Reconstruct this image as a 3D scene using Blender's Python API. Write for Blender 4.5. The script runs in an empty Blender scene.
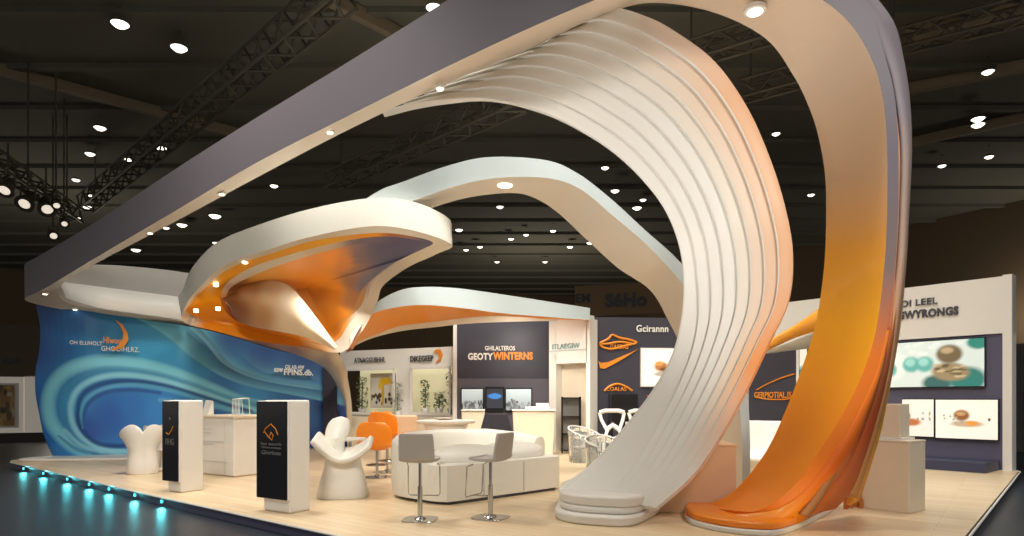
import bpy, math, random
import numpy as np
from mathutils import Vector, Matrix
random.seed(3); rng = np.random.RandomState(5)
SC = bpy.context.scene
COL = SC.collection
F = 640.0; H = 1.6

# ------------------------------------------------------------------ camera, world, exposure, large lights
cd = bpy.data.cameras.new('camera'); cam = bpy.data.objects.new('camera', cd); COL.objects.link(cam)
cam.location = (0, 0, H); cam.rotation_euler = (math.pi/2, 0, 0)
cd.sensor_width = 36; cd.lens = 36*F/1024; cd.shift_y = 132/1024; cd.clip_end = 300
SC.camera = cam
w = bpy.data.worlds.new('world'); SC.world = w; w.use_nodes = True
w.node_tree.nodes['Background'].inputs[0].default_value = (1.0, .96, .91, 1)
w.node_tree.nodes['Background'].inputs[1].default_value = .42
SC.view_settings.view_transform = 'Standard'; SC.view_settings.look = 'None'
SC.view_settings.exposure = 0.1; SC.view_settings.gamma = 1; SC.view_settings.use_curve_mapping = False

def area(name, loc, target, size, power, color=(1, .95, .87), spread=180):
    l = bpy.data.lights.new(name, 'AREA'); l.size = size; l.energy = power; l.color = color; l.shape = 'DISK'
    l.spread = math.radians(spread)
    o = bpy.data.objects.new(name, l); COL.objects.link(o); o.location = loc
    o.rotation_euler = (Vector(target)-Vector(loc)).to_track_quat('-Z', 'Y').to_euler()
    return o
def spot(name, loc, target, power, angle, radius=.3, color=(1, .9, .76), blend=.6):
    l = bpy.data.lights.new(name, 'SPOT'); l.energy = power; l.color = color
    l.spot_size = math.radians(angle); l.spot_blend = blend; l.shadow_soft_size = radius
    o = bpy.data.objects.new(name, l); COL.objects.link(o); o.location = loc
    o.rotation_euler = (Vector(target)-Vector(loc)).to_track_quat('-Z', 'Y').to_euler()
    return o
area('hall_floodlight', (-5, 11, 11.3), (-5, 13.5, 0), 2.5, 460, spread=110)
area('hall_floodlight', (2, 8.5, 11.3), (1.5, 12, 0), 2.5, 520, spread=110)
area('hall_floodlight', (8, 11, 11.3), (7, 13, 0), 2.5, 260, spread=110)
area('hall_floodlight', (0, 15, 11.3), (0, 18, 0), 2.5, 380, spread=110)
area('hall_floodlight', (-3, 1, 9), (-4, 14, 2), 2.0, 150, spread=70)
area('hall_floodlight', (5, 1.0, 9), (6, 14, 2), 2.0, 110, spread=70)

for p_, e_ in (((2, 46, 6), 1200), ((28, 33, 6), 600), ((-24, 34, 6), 600)):      # unseen point lamps added to lift the dark hall beyond the booth
    l = bpy.data.lights.new('far_hall_fill', 'POINT'); l.energy = e_; l.color = (1, .9, .75); l.shadow_soft_size = 1.5
    o = bpy.data.objects.new('far_hall_fill', l); COL.objects.link(o); o.location = p_
spot('underside_fill', (-.6, 5.9, .05), (.4, 8.8, 5.4), 620, 78, .3, (1, .98, .93), .8)      # fill added from below for the dark undersides, no fixtures in the platform
spot('underside_fill', (2.2, 4.9, .05), (4.0, 8.8, 4.6), 760, 70, .3, (1, .95, .88), .8)
# ------------------------------------------------------------------ helpers
def lin(c):
    return tuple((v/255/12.92 if v/255 <= .04045 else ((v/255+.055)/1.055)**2.4) for v in c)
def P(x, y, Y):
    return np.array([(x-512)/F*Y, Y, H+(400-y)/F*Y])
def FL(x, y, z=0.0):            # point at height z seen at x,y
    Y = F*(H-z)/(y-400.0); return np.array([(x-512)/F*Y, Y, z])

def mat(name, col, rough=.5, metal=0.0, emit=None, estr=0, trans=0, noise=.05, nscale=6, coat=0, alpha=1, ramp=None, attr=False, attr_emit=0, ior=1.45, axis=0):
    m = bpy.data.materials.new(name); m.use_nodes = True
    nt = m.node_tree; b = nt.nodes['Principled BSDF']
    b.inputs['Roughness'].default_value = rough; b.inputs['Metallic'].default_value = metal
    b.inputs['Transmission Weight'].default_value = trans; b.inputs['Coat Weight'].default_value = coat
    b.inputs['Alpha'].default_value = alpha; b.inputs['IOR'].default_value = ior
    L = nt.links.new
    if attr:
        a = nt.nodes.new('ShaderNodeAttribute'); a.attribute_name = 'print'; src = a.outputs['Color']
    elif ramp:
        uv = nt.nodes.new('ShaderNodeUVMap'); uv.uv_map = 'UVMap'
        sp = nt.nodes.new('ShaderNodeSeparateXYZ'); L(uv.outputs[0], sp.inputs[0])
        r = nt.nodes.new('ShaderNodeValToRGB'); L(sp.outputs[axis], r.inputs[0])
        cr_ = r.color_ramp
        while len(cr_.elements) > 1: cr_.elements.remove(cr_.elements[0])
        for k, (p, c) in enumerate(ramp):
            e = cr_.elements[0] if k == 0 else cr_.elements.new(p)
            e.position = p; e.color = (*lin(c), 1)
        src = r.outputs[0]
    else:
        rgb = nt.nodes.new('ShaderNodeRGB'); rgb.outputs[0].default_value = (*lin(col), 1); src = rgb.outputs[0]
    if noise:
        tc = nt.nodes.new('ShaderNodeTexCoord'); n = nt.nodes.new('ShaderNodeTexNoise'); n.inputs['Scale'].default_value = nscale
        n.inputs['Detail'].default_value = 3
        L(tc.outputs['Object'], n.inputs['Vector'])
        mr = nt.nodes.new('ShaderNodeMapRange'); mr.inputs[3].default_value = 1-noise; mr.inputs[4].default_value = 1+noise
        L(n.outputs[0], mr.inputs[0])
        mx = nt.nodes.new('ShaderNodeVectorMath'); mx.operation = 'SCALE'; L(src, mx.inputs[0]); L(mr.outputs[0], mx.inputs['Scale'])
        src = mx.outputs[0]
    L(src, b.inputs['Base Color'])
    if emit:
        b.inputs['Emission Color'].default_value = (*lin(emit), 1); b.inputs['Emission Strength'].default_value = estr
    if attr_emit:
        L(src, b.inputs['Emission Color']); b.inputs['Emission Strength'].default_value = attr_emit
    return m

def setp(o, label=None, cat=None, group=None, kind=None):
    if label: o['label'] = label
    if cat: o['category'] = cat
    if group: o['group'] = group
    if kind: o['kind'] = kind
    return o
def thing(name, label, cat, loc=(0, 0, 0), rz=0, group=None):
    o = bpy.data.objects.new(name, None); COL.objects.link(o)
    o.location = loc; o.rotation_euler = (0, 0, rz); o.empty_display_size = .1
    o['M'] = [v for r in (Matrix.Translation(Vector(loc)) @ Matrix.Rotation(rz, 4, 'Z')) for v in r]
    return setp(o, label, cat, group)
def wm(o):
    v = o.get('M')
    if v is None: return Matrix.Identity(4)
    return Matrix([v[0:4], v[4:8], v[8:12], v[12:16]])

class MB:
    def __init__(s): s.v = []; s.f = []; s.uv = []; s.mi = []; s.col = None
    def add(s, vs, fs, uvs=None, mi=0):
        b = len(s.v); s.v += [tuple(map(float, p)) for p in vs]
        for k, f in enumerate(fs):
            s.f.append([b+i for i in f]); s.mi.append(mi[k] if isinstance(mi, (list, tuple)) else mi)
            s.uv.append([uvs[i] for i in f] if uvs is not None else [(0, 0)]*len(f))
        return s
    def box(s, c, d, rz=0, taper=1.0):
        x, y, z = [q/2 for q in d]; ca, sa = math.cos(rz), math.sin(rz); vs = []
        for k, (i, j, l) in enumerate([(-1,-1,-1),(1,-1,-1),(1,1,-1),(-1,1,-1),(-1,-1,1),(1,-1,1),(1,1,1),(-1,1,1)]):
            t = taper if l > 0 else 1
            px, py = i*x*t, j*y*t
            vs.append((c[0]+px*ca-py*sa, c[1]+px*sa+py*ca, c[2]+l*z))
        return s.add(vs, [(0,3,2,1),(4,5,6,7),(0,1,5,4),(1,2,6,5),(2,3,7,6),(3,0,4,7)])
    def lathe(s, prof, c=(0, 0, 0), n=24, sx=1, sy=1):
        vs = []; fs = []
        for r, z in prof:
            for k in range(n):
                a = 2*math.pi*k/n; vs.append((c[0]+r*sx*math.cos(a), c[1]+r*sy*math.sin(a), c[2]+z))
        for i in range(len(prof)-1):
            for k in range(n):
                k2 = (k+1) % n; fs.append((i*n+k, i*n+k2, (i+1)*n+k2, (i+1)*n+k))
        fs.append(tuple(range(n-1, -1, -1))); fs.append(tuple((len(prof)-1)*n+k for k in range(n)))
        return s.add(vs, fs)
    def tube(s, pts, r, n=8, closed=False):
        pts = [Vector(p) for p in pts]; N = len(pts); vs = []; fs = []
        up = Vector((0, 0, 1)); last = None
        for i, p in enumerate(pts):
            a = pts[(i-1) % N] if (closed or i > 0) else p; b = pts[(i+1) % N] if (closed or i < N-1) else p
            t = (b-a).normalized()
            if last is None:
                u = t.cross(up);
                if u.length < .05: u = t.cross(Vector((1, 0, 0)))
            else: u = last - t*last.dot(t)
            u.normalize(); last = u; v = t.cross(u)
            for k in range(n):
                an = 2*math.pi*k/n; vs.append(p+u*r*math.cos(an)+v*r*math.sin(an))
        for i in range(N if closed else N-1):
            j = (i+1) % N
            for k in range(n):
                k2 = (k+1) % n; fs.append((i*n+k, i*n+k2, j*n+k2, j*n+k))
        if not closed: fs += [tuple(range(n-1, -1, -1)), tuple((N-1)*n+k for k in range(n))]
        return s.add(vs, fs)
    def prism(s, poly, z0, z1):
        n = len(poly); vs = [(p[0], p[1], z0) for p in poly]+[(p[0], p[1], z1) for p in poly]
        a = sum(poly[i][0]*poly[(i+1)%n][1]-poly[(i+1)%n][0]*poly[i][1] for i in range(n))
        fs = [tuple(range(n-1, -1, -1)), tuple(range(n, 2*n))]+[(i, (i+1)%n, n+(i+1)%n, n+i) for i in range(n)]
        if a < 0: fs = [f[::-1] for f in fs]
        return s.add(vs, fs)
    def build(s, name, m, parent=None, local=True, smooth=0, bevel=0, solid=0, subsurf=0, bseg=3):
        me = bpy.data.meshes.new(name); vs = s.v
        if parent is not None and not local:
            inv = wm(parent).inverted(); vs = [tuple(inv @ Vector(p)) for p in vs]
        me.from_pydata(vs, [], s.f)
        for mm in (m if isinstance(m, (list, tuple)) else [m]): me.materials.append(mm)
        uvl = me.uv_layers.new(name='UVMap'); flat = [c for f in s.uv for p in f for c in p]
        uvl.data.foreach_set('uv', flat)
        me.polygons.foreach_set('material_index', s.mi)
        if s.col is not None:
            ca = me.color_attributes.new('print', 'FLOAT_COLOR', 'POINT')
            ca.data.foreach_set('color', np.concatenate([s.col, np.ones((len(s.col), 1))], 1).astype('f').ravel())
        if smooth:
            me.polygons.foreach_set('use_smooth', [True]*len(me.polygons))
            me.set_sharp_from_angle(angle=math.radians(smooth))
        me.update()
        o = bpy.data.objects.new(name, me); COL.objects.link(o)
        if parent is not None: o.parent = parent
        if subsurf: q = o.modifiers.new('sub', 'SUBSURF'); q.levels = q.render_levels = subsurf
        if solid: q = o.modifiers.new('solid', 'SOLIDIFY'); q.thickness = solid; q.offset = 0
        if bevel: q = o.modifiers.new('bevel', 'BEVEL'); q.width = bevel; q.segments = bseg; q.limit_method = 'ANGLE'; q.angle_limit = .6
        return o

def cr(A, per=6, closed=False):
    A = np.asarray(A, float); n = len(A); out = []
    g = (lambda i: A[i % n]) if closed else (lambda i: A[i] if 0 <= i < n else (2*A[0]-A[1] if i < 0 else 2*A[-1]-A[-2]))
    for i in range(n if closed else n-1):
        p0, p1, p2, p3 = g(i-1), g(i), g(i+1), g(i+2)
        for k in range(per):
            t = k/per
            out.append(.5*((2*p1)+(-p0+p2)*t+(2*p0-5*p1+4*p2-p3)*t*t+(-p0+3*p1-3*p2+p3)*t**3))
    if not closed: out.append(A[-1])
    return np.array(out)
def loft(mb, rows, closed_sec=False, closed_len=False, mats=None, caps=False):
    R = np.asarray(rows); S, K = R.shape[:2]; vs = R.reshape(-1, 3)
    uv = [(i/max(1, S-1), j/max(1, K-1)) for i in range(S) for j in range(K)]; fs = []; mi = []
    for i in range(S if closed_len else S-1):
        i2 = (i+1) % S
        for j in range(K if closed_sec else K-1):
            j2 = (j+1) % K; fs.append((i*K+j, i*K+j2, i2*K+j2, i2*K+j)); mi.append(mats[j] if mats else 0)
    if caps:
        fs.append(tuple(range(K-1, -1, -1))); fs.append(tuple((S-1)*K+j for j in range(K))); mi += [0, 0]
    return mb.add(vs, fs, uv, mi)

class Wall:                      # vertical plane whose base line runs from (xa,Ya) to (xb,Yb)
    def __init__(s, xa, Ya, xb, Yb):
        s.a = np.array([(xa-512)/F*Ya, Ya]); s.b = np.array([(xb-512)/F*Yb, Yb]); s.xa, s.Ya, s.xb, s.Yb = xa, Ya, xb, Yb
        d = s.b-s.a; s.d = d/np.linalg.norm(d); s.n = np.array([s.d[1], -s.d[0]])
        if s.n.dot(s.a) > 0: s.n = -s.n
    def Y(s, x): return 1/(1/s.Ya+(1/s.Yb-1/s.Ya)*(x-s.xa)/(s.xb-s.xa))
    def at(s, x, y, off=0):
        Y = s.Y(x); p = P(x, y, Y); p[:2] += s.n*off; return p
    def quad(s, x0, y0, x1, y1, off=0):     # heights taken at x0
        a = s.at(x0, y0, off); c = s.at(x0, y1, off); b = s.at(x1, 400, off)
        return [c, np.array([b[0], b[1], c[2]]), np.array([b[0], b[1], a[2]]), a]   # bl br tr tl
    def slab(s, mb, x0, y0, x1, y1, off0=0, off1=.03):
        q0 = s.quad(x0, y0, x1, y1, off0); q1 = s.quad(x0, y0, x1, y1, 0); t = np.array([*s.n, 0])
        q0 = [p for p in q0]; q1 = [p+t*(off1) for p in q1]
        mb.add(q0+q1, [(3,2,1,0),(4,5,6,7),(0,1,5,4),(1,2,6,5),(2,3,7,6),(3,0,4,7)]); return mb
    def poly(s, mb, pts, off=.02, th=.02):
        A = [s.at(x, y, off+th) for x, y in pts]; B = [s.at(x, y, off) for x, y in pts]; n = len(pts)
        mb.add(A+B, [tuple(range(n)), tuple(range(2*n-1, n-1, -1))]+[(i, n+i, n+(i+1)%n, (i+1)%n) for i in range(n)]); return mb
    def text(s, name, body, x0, y0, x1, y1, m, parent, off=.02, bold=.0, local=False):
        me = textmesh(body, bold)
        co = np.array([v.co for v in me.vertices]); lo, hi = co.min(0), co.max(0)
        q = s.quad(x0, y0, x1, y1, off); o0, ux, uy = q[0], (q[1]-q[0]), (q[3]-q[0])
        n = np.array([*s.n, 0])
        fx = (co[:, 0]-lo[0])/(hi[0]-lo[0]); fy = (co[:, 1]-lo[1])/(hi[1]-lo[1]); fz = (co[:, 2]-lo[2])/max(1e-6, hi[2]-lo[2])
        W = o0+fx[:, None]*ux+fy[:, None]*uy+fz[:, None]*n*.02
        inv = wm(parent).inverted() if parent else Matrix.Identity(4)
        for v, p in zip(me.vertices, W): v.co = inv @ Vector(p)
        me.materials.clear(); me.materials.append(m); me.name = name
        o = bpy.data.objects.new(name, me); COL.objects.link(o); o.parent = parent; return o
    def painted(s, name, m, fn, x0, y0, x1, y1, parent, off=.03, nx=70, ny=45):
        q = s.quad(x0, y0, x1, y1, off); mb = MB(); vs = []; cols = []
        for j in range(ny+1):
            for i in range(nx+1):
                u, v = i/nx, j/ny; vs.append(q[0]*(1-u)*(1-v)+q[1]*u*(1-v)+q[2]*u*v+q[3]*(1-u)*v); cols.append((u, 1-v))
        fs = [(j*(nx+1)+i, j*(nx+1)+i+1, (j+1)*(nx+1)+i+1, (j+1)*(nx+1)+i) for j in range(ny) for i in range(nx)]
        mb.add(vs, fs); U = np.array(cols); mb.col = fn(U[:, 0], U[:, 1])
        return mb.build(name, m, parent, local=False)
def textmesh(body, bold=0):
    c = bpy.data.curves.new('t', 'FONT'); c.body = body; c.extrude = .02; c.offset = bold; c.resolution_u = 3; c.space_character = 1.05
    o = bpy.data.objects.new('t', c); COL.objects.link(o)
    dg = bpy.context.evaluated_depsgraph_get(); me = bpy.data.meshes.new_from_object(o.evaluated_get(dg))
    bpy.data.objects.remove(o); bpy.data.curves.remove(c); return me
def L3(*c): return np.array(lin(c))
def mixc(A, B, w): w = np.clip(w, 0, 1)[:, None]; return A*(1-w)+B*w
def blob(C, u, v, cu, cv, ru, rv, col, soft=.25, rot=0):
    ca, sa = math.cos(rot), math.sin(rot); du, dv = u-cu, v-cv
    a = (du*ca+dv*sa)/ru; b = (-du*sa+dv*ca)/rv; d = np.sqrt(a*a+b*b)
    return mixc(C, np.ones_like(C)*L3(*col), (1-d)/soft+.5)
def idw(x, y, pts, p=3.0):
    num = np.zeros((len(x), 3)); den = np.zeros(len(x))
    for px, py, c in pts:
        wt = 1/((x-px)**2+(y-py)**2+4)**(p/2); num += wt[:, None]*L3(*c); den += wt
    return num/den[:, None]
def polydist(x, y, pts, per=8):
    C = cr(np.array(pts, float), per); best = np.full(len(x), 1e9); side = np.zeros(len(x)); tt = np.zeros(len(x))
    for i in range(len(C)-1):
        a, b = C[i], C[i+1]; d = b-a; L = max(1e-9, d.dot(d)); t = np.clip(((x-a[0])*d[0]+(y-a[1])*d[1])/L, 0, 1)
        ex, ey = x-a[0]-t*d[0], y-a[1]-t*d[1]; q = np.hypot(ex, ey); m = q < best
        best[m] = q[m]; side[m] = np.sign(d[0]*ey-d[1]*ex)[m]; tt[m] = (i+t[m])/(len(C)-1)
    return best, side, tt

# ------------------------------------------------------------------ materials
M = {}
M['white'] = mat('satin_white', (226, 221, 212), .42, noise=.02)
M['soffit'] = mat('cream_soffit', (214, 202, 184), .5, noise=.02)
M['fascia'] = mat('purple_grey_fascia', (92, 86, 93), .55, noise=.02)
M['fascia_pale'] = mat('pale_grey_fascia', (196, 194, 184), .5, noise=.02)
M['fascia_blue'] = mat('pale_blue_fascia', (178, 188, 188), .5, noise=.02)
M['dark'] = mat('dark_panel', (58, 56, 66), .5, noise=.03)
M['dark2'] = mat('grey_panel', (88, 84, 92), .5, noise=.03)
M['purple'] = mat('blue_grey_panel', (86, 84, 104), .5, noise=.03)
M['black'] = mat('black_gloss', (26, 26, 28), .2, noise=0)
M['chrome'] = mat('chrome', (190, 190, 188), .18, 1.0, noise=0)
M['steel'] = mat('dark_truss_steel', (84, 78, 66), .6, .2, noise=.1)
M['orange'] = mat('orange_gloss', (240, 135, 25), .35, coat=.3, noise=.02)
M['orange_line'] = mat('orange_lettering', (226, 138, 40), .5, noise=0)
M['ink'] = mat('grey_lettering', (70, 70, 76), .5, noise=0)
M['paleink'] = mat('pale_lettering', (225, 222, 212), .5, noise=0)
M['tealink'] = mat('teal_lettering', (120, 165, 165), .5, noise=0)
M['beige'] = mat('beige_counter', (222, 208, 184), .5, noise=.03)
M['peach'] = mat('beige_orange_cast', (222, 186, 150), .5, noise=.02)  # beige with reflected orange light mixed into the colour
M['stoolgrey'] = mat('warm_grey_shell', (176, 168, 160), .45, noise=.02)
M['leather'] = mat('white_leather', (226, 222, 210), .38, noise=.03, nscale=3)
M['print'] = mat('printed_panel', (0, 0, 0), .4, attr=True, noise=0)
M['screen'] = mat('lit_screen', (0, 0, 0), .25, attr=True, noise=0, attr_emit=.4)
M['acrylic'] = mat('clear_acrylic', (240, 242, 240), .05, trans=.85, noise=0, ior=1.3)
M['glass'] = mat('clear_glass', (235, 245, 240), .02, trans=1.0, noise=0, ior=1.45)
M['lamp'] = mat('lit_lamp_lens', (255, 250, 235), .4, emit=(255, 246, 226), estr=2.5, noise=0)
M['lens'] = mat('lit_downlight_lens', (255, 250, 235), .4, emit=(255, 240, 210), estr=3, noise=0)
M['lens_dim'] = mat('dim_lamp_lens', (255, 250, 235), .4, emit=(255, 240, 220), estr=.7, noise=0)
M['led'] = mat('cyan_led_lens', (60, 200, 220), .4, emit=(70, 220, 240), estr=2.5, noise=0)
M['hall'] = mat('hall_ceiling_brown', (100, 97, 86), .9, noise=.15, nscale=.3)
M['beam'] = mat('hall_beam_brown', (128, 114, 92), .8, noise=.1)
M['hallwall'] = mat('hall_wall_brown', (96, 80, 60), .9, noise=.1, nscale=.2)
M['leaf'] = mat('green_leaves', (70, 92, 50), .6, noise=.2)
M['yellow'] = mat('yellow_petals', (225, 180, 30), .6, noise=.05)
M['plinth'] = mat('navy_plinth', (52, 56, 80), .5, noise=.03)

def wood():
    m = bpy.data.materials.new('pale_wood_floor'); m.use_nodes = True; nt = m.node_tree; b = nt.nodes['Principled BSDF']; L = nt.links.new
    tc = nt.nodes.new('ShaderNodeTexCoord'); mp = nt.nodes.new('ShaderNodeMapping'); mp.inputs['Rotation'].default_value = (0, 0, math.radians(38)); L(tc.outputs['Object'], mp.inputs[0])
    br = nt.nodes.new('ShaderNodeTexBrick'); br.inputs['Scale'].default_value = 1; br.inputs['Brick Width'].default_value = 1.8; br.inputs['Row Height'].default_value = .16
    br.inputs['Mortar Size'].default_value = .004; br.inputs['Color1'].default_value = (*lin((228, 206, 170)), 1); br.inputs['Color2'].default_value = (*lin((216, 190, 152)), 1)
    br.inputs['Mortar'].default_value = (*lin((190, 162, 124)), 1); L(mp.outputs[0], br.inputs[0])
    n = nt.nodes.new('ShaderNodeTexNoise'); n.inputs['Scale'].default_value = 3; mp2 = nt.nodes.new('ShaderNodeMapping'); mp2.inputs['Scale'].default_value = (.5, 9, 1)
    L(mp.outputs[0], mp2.inputs[0]); L(mp2.outputs[0], n.inputs[0])
    mr = nt.nodes.new('ShaderNodeMapRange'); mr.inputs[3].default_value = .93; mr.inputs[4].default_value = 1.05; L(n.outputs[0], mr.inputs[0])
    mx = nt.nodes.new('ShaderNodeVectorMath'); mx.operation = 'SCALE'; L(br.outputs[0], mx.inputs[0]); L(mr.outputs[0], mx.inputs['Scale']); L(mx.outputs[0], b.inputs['Base Color'])
    b.inputs['Roughness'].default_value = .33; return m
M['wood'] = wood()
M['hallfloor'] = mat('dark_polished_floor', (40, 47, 56), .38, noise=.1, nscale=.5)

# ------------------------------------------------------------------ hall shell
CEIL = 12.6
def struct(name, mb, m, **k): return setp(mb.build(name, m, **k), kind='structure')
struct('floor', MB().box((5, 30, -.2), (150, 110, .1)), M['hallfloor'])
cm = MB().box((5, 42, CEIL+.15), (150, 90, .3))
for k in range(26):              # roof ribs as surface pattern of the ceiling
    cm.box((5, 3+k*3.0, CEIL-.02), (140, .25, .3))
struct('ceiling', cm, M['hall'])
a = P(1180, 400, 30); b = P(570, 400, 70)
HW = Wall(570, 70, 1180, 30)
mb = MB(); HW.slab(mb, 570, 400-640*11/70, 1180, 400+640*1.75/70, -.3, 0); struct('wall_right', mb, M['hallwall'])
HL = Wall(-420, 46, 600, 68.5)
mb = MB(); HL.slab(mb, -420, 400-640*11/46, 600, 400+640*1.75/46, -.3, 0); struct('wall_back', mb, M['hallwall'])

# roof beams crossing the hall ceiling
def roofbeam(x0, y0, x1, y1, z, label):
    def pt(x, y): Y = F*(z-H)/(400-y); return np.array([(x-512)/F*Y, Y, z])
    p, q = pt(x0, y0), pt(x1, y1); d = (q-p)/np.linalg.norm(q-p); s = np.array([-d[1], d[0], 0])*.12
    m = MB(); u = np.array([0, 0, .35])
    m.add([p-s, p+s, q+s, q-s, p-s+u, p+s+u, q+s+u, q-s+u], [(0,3,2,1),(4,5,6,7),(0,1,5,4),(1,2,6,5),(2,3,7,6),(3,0,4,7)])
    setp(m.build('roof_beam', M['beam']), label, 'beam', 'brown roof beams under the hall ceiling')
roofbeam(-220, 17, 240, 138, 12.2, 'brown roof beam crossing the dark ceiling at upper left')
roofbeam(300, -10, 450, 66, 12.2, 'brown roof beam above the top of the purple grey arch beam')
roofbeam(905, 42, 1070, 4, 12.2, 'roof beam nearest the top right corner of the photo')
roofbeam(903, 95, 1070, 62, 12.2, 'roof beam above the brightest pair of right ceiling lamps')
roofbeam(905, 148, 1070, 112, 12.2, 'roof beam below the brightest pair of right ceiling lamps')

def truss(label, pa, pb, w=.8, seg=1.0):
    A, B = np.array(pa), np.array(pb); L = np.linalg.norm(B-A); d = (B-A)/L; up = np.array([0, 0, 1.]); s = np.cross(d, up); s /= np.linalg.norm(s)
    up = np.cross(s, d)
    t = thing('lighting_truss', label, 'truss', tuple(A), 0, 'lighting trusses under the hall ceiling')
    cs = [s*w/2*i+up*w/2*j for i, j in ((1, 1), (1, -1), (-1, -1), (-1, 1))]
    for c in cs: MB().tube([A+c, B+c], .05, 6).build('chord', M['steel'], t, local=False, smooth=40)
    n = max(2, int(L/seg)); m = MB()
    for k in range(n):
        p, q = A+d*L*k/n, A+d*L*(k+1)/n
        for i in range(4):
            c, c2 = cs[i], cs[(i+1) % 4]
            if k % 2: c, c2 = c2, c
            m.tube([p+c, q+c2], .035, 5)
    m.build('bracing', M['steel'], t, local=False)
    for f in (.08, .92):
        p = A+d*L*f; MB().tube([p+up*w/2, (p[0], p[1], CEIL+.1)], .03, 6).build('hanger', M['steel'], t, local=False)
    return t
def cp(x, y, z): Y = F*(z-H)/(400-y); return np.array([(x-512)/F*Y, Y, z])
truss('long lattice truss rising from the arch beam to the top edge of the photo', cp(85, 205, 10.6), cp(345, -12, 10.6), .62, .55)
truss('lattice truss carrying spotlights at the far left', cp(-110, 89, 9.0), cp(76, 216, 9.0), .5, .5)
truss('faint lattice truss seen through the arch above the orange canopy', cp(330, 182, 10.4), cp(520, 98, 10.4), .6, .6)
truss('lattice truss seen between the white ribbon and the orange leg, upper', cp(680, 58, 10.8), cp(840, 8, 10.8), .5, .5)
truss('lattice truss seen between the white ribbon and the orange leg, lower', cp(742, 92, 10.8), cp(860, 60, 10.8), .5, .5)
truss('lattice truss running past the right side of the orange leg', cp(880, 47, 11.2), cp(1060, 2, 11.2), .5, .5)

# hall lamps
def hall_lamp(x, y, label, s=1.0, z=CEIL-.5):
    p = cp(x, y, z); r = s
    t = thing('ceiling_lamp', label, 'lamp', tuple(p), 0, 'lamps under the hall ceiling')
    MB().lathe([(.03, .12), (.2*r, .08), (.3*r, .02), (.27*r, 0)], n=16).build('housing', M['steel'], t, smooth=40)
    MB().lathe([(.02, -.10*r), (.14*r, -.085*r), (.24*r, 0), (.24*r, .01)], n=16).build('lens', M['lamp'], t, smooth=60)
    MB().tube([(0, 0, .45), (0, 0, CEIL-z)], .025, 5).build('rod', M['steel'], t)
LAMPS = [(120, 24, 'bright ceiling lamp at upper left, the left of the top two', 1.2), (179, 48, 'bright ceiling lamp at upper left, the right of the top two', 1.2),
 (434, 8, 'ceiling lamp just above the top edge of the arch beam', 1.1), (100, 128, 'ceiling lamp left of the long truss, the largest of that string', 1.1),
 (90, 154, 'ceiling lamp second down the left string beside the long truss', 1), (76, 180, 'ceiling lamp third down the left string beside the long truss', .9),
 (161, 148, 'ceiling lamp right of the long truss above the arch beam', 1.1), (130, 160, 'ceiling lamp hanging on the long truss above the arch beam', 1.1),
 (91, 195, 'ceiling lamp near the lower end of the long truss, upper one', 1), (87, 207, 'ceiling lamp near the lower end of the long truss, middle one', 1.1),
 (77, 218, 'ceiling lamp near the lower end of the long truss, lowest one', .9), (215, 216, 'brightest pendant lamp seen through the left end of the arch', 1.7),
 (182, 225, 'second brightest pendant lamp seen through the left end of the arch', 1.5), (136, 250, 'lowest pendant lamp seen through the left end of the arch', 1.6),
 (166, 228, 'small lamp touching the lower edge of the arch beam at left', 1), (216, 243, 'small lamp just above the left shoulder of the orange canopy', 1.2),
 (274, 186, 'lone ceiling lamp seen under the middle of the arch beam', 1.0), (459, 230, 'ceiling lamp just right of the orange canopy tip', 1.2),
 (500, 207, 'ceiling lamp under the crown of the second arch, left one', 1.0), (466, 250, 'ceiling lamp below the orange canopy tip, left of a pair', 1.0),
 (480, 247, 'ceiling lamp below the orange canopy tip, right of a pair', 1.0), (511, 239, 'ceiling lamp under the crown of the second arch, middle low one', 1.0), (526, 235, 'ceiling lamp in the lit row under the second arch, left one', .9),
 (553, 231, 'ceiling lamp in the lit row under the second arch, middle one', 1.0), (570, 247, 'ceiling lamp in the lit row under the second arch, right one', 1.1),
 (590, 243, 'ceiling lamp beside the inner edge of the second arch', 1.2), (497, 262, 'faint low ceiling lamp far under the second arch, left one', 1), (545, 262, 'faint low ceiling lamp far under the second arch, right one', 1), (605, 168, 'ceiling lamp between the second arch and the white ribbon, highest', .9),
 (615, 191, 'ceiling lamp between the second arch and the white ribbon, middle', 1.1), (643, 200, 'ceiling lamp between the second arch and the white ribbon, rightmost', .9),
 (637, 208, 'ceiling lamp between the second arch and the white ribbon, lowest', 1.3), (776, 134, 'ceiling lamp between the white ribbon and the orange leg, upper', .8),
 (811, 195, 'ceiling lamp between the white ribbon and the orange leg, lower', .9), (988, 72, 'ceiling lamp highest at right of the orange leg', .9),
 (978, 119, 'brightest ceiling lamp right of the orange leg, upper of a touching pair', 1.15), (978, 125, 'brightest ceiling lamp right of the orange leg, lower of a touching pair', 1.15),
 (989, 157, 'ceiling lamp right of the orange leg near the right edge, low', .9), (942, 166, 'ceiling lamp right of the orange leg, lowest and nearest the leg', .85)]
for x, y, lb, s in LAMPS: hall_lamp(x, y, lb, s*.8, CEIL-.5)

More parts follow.
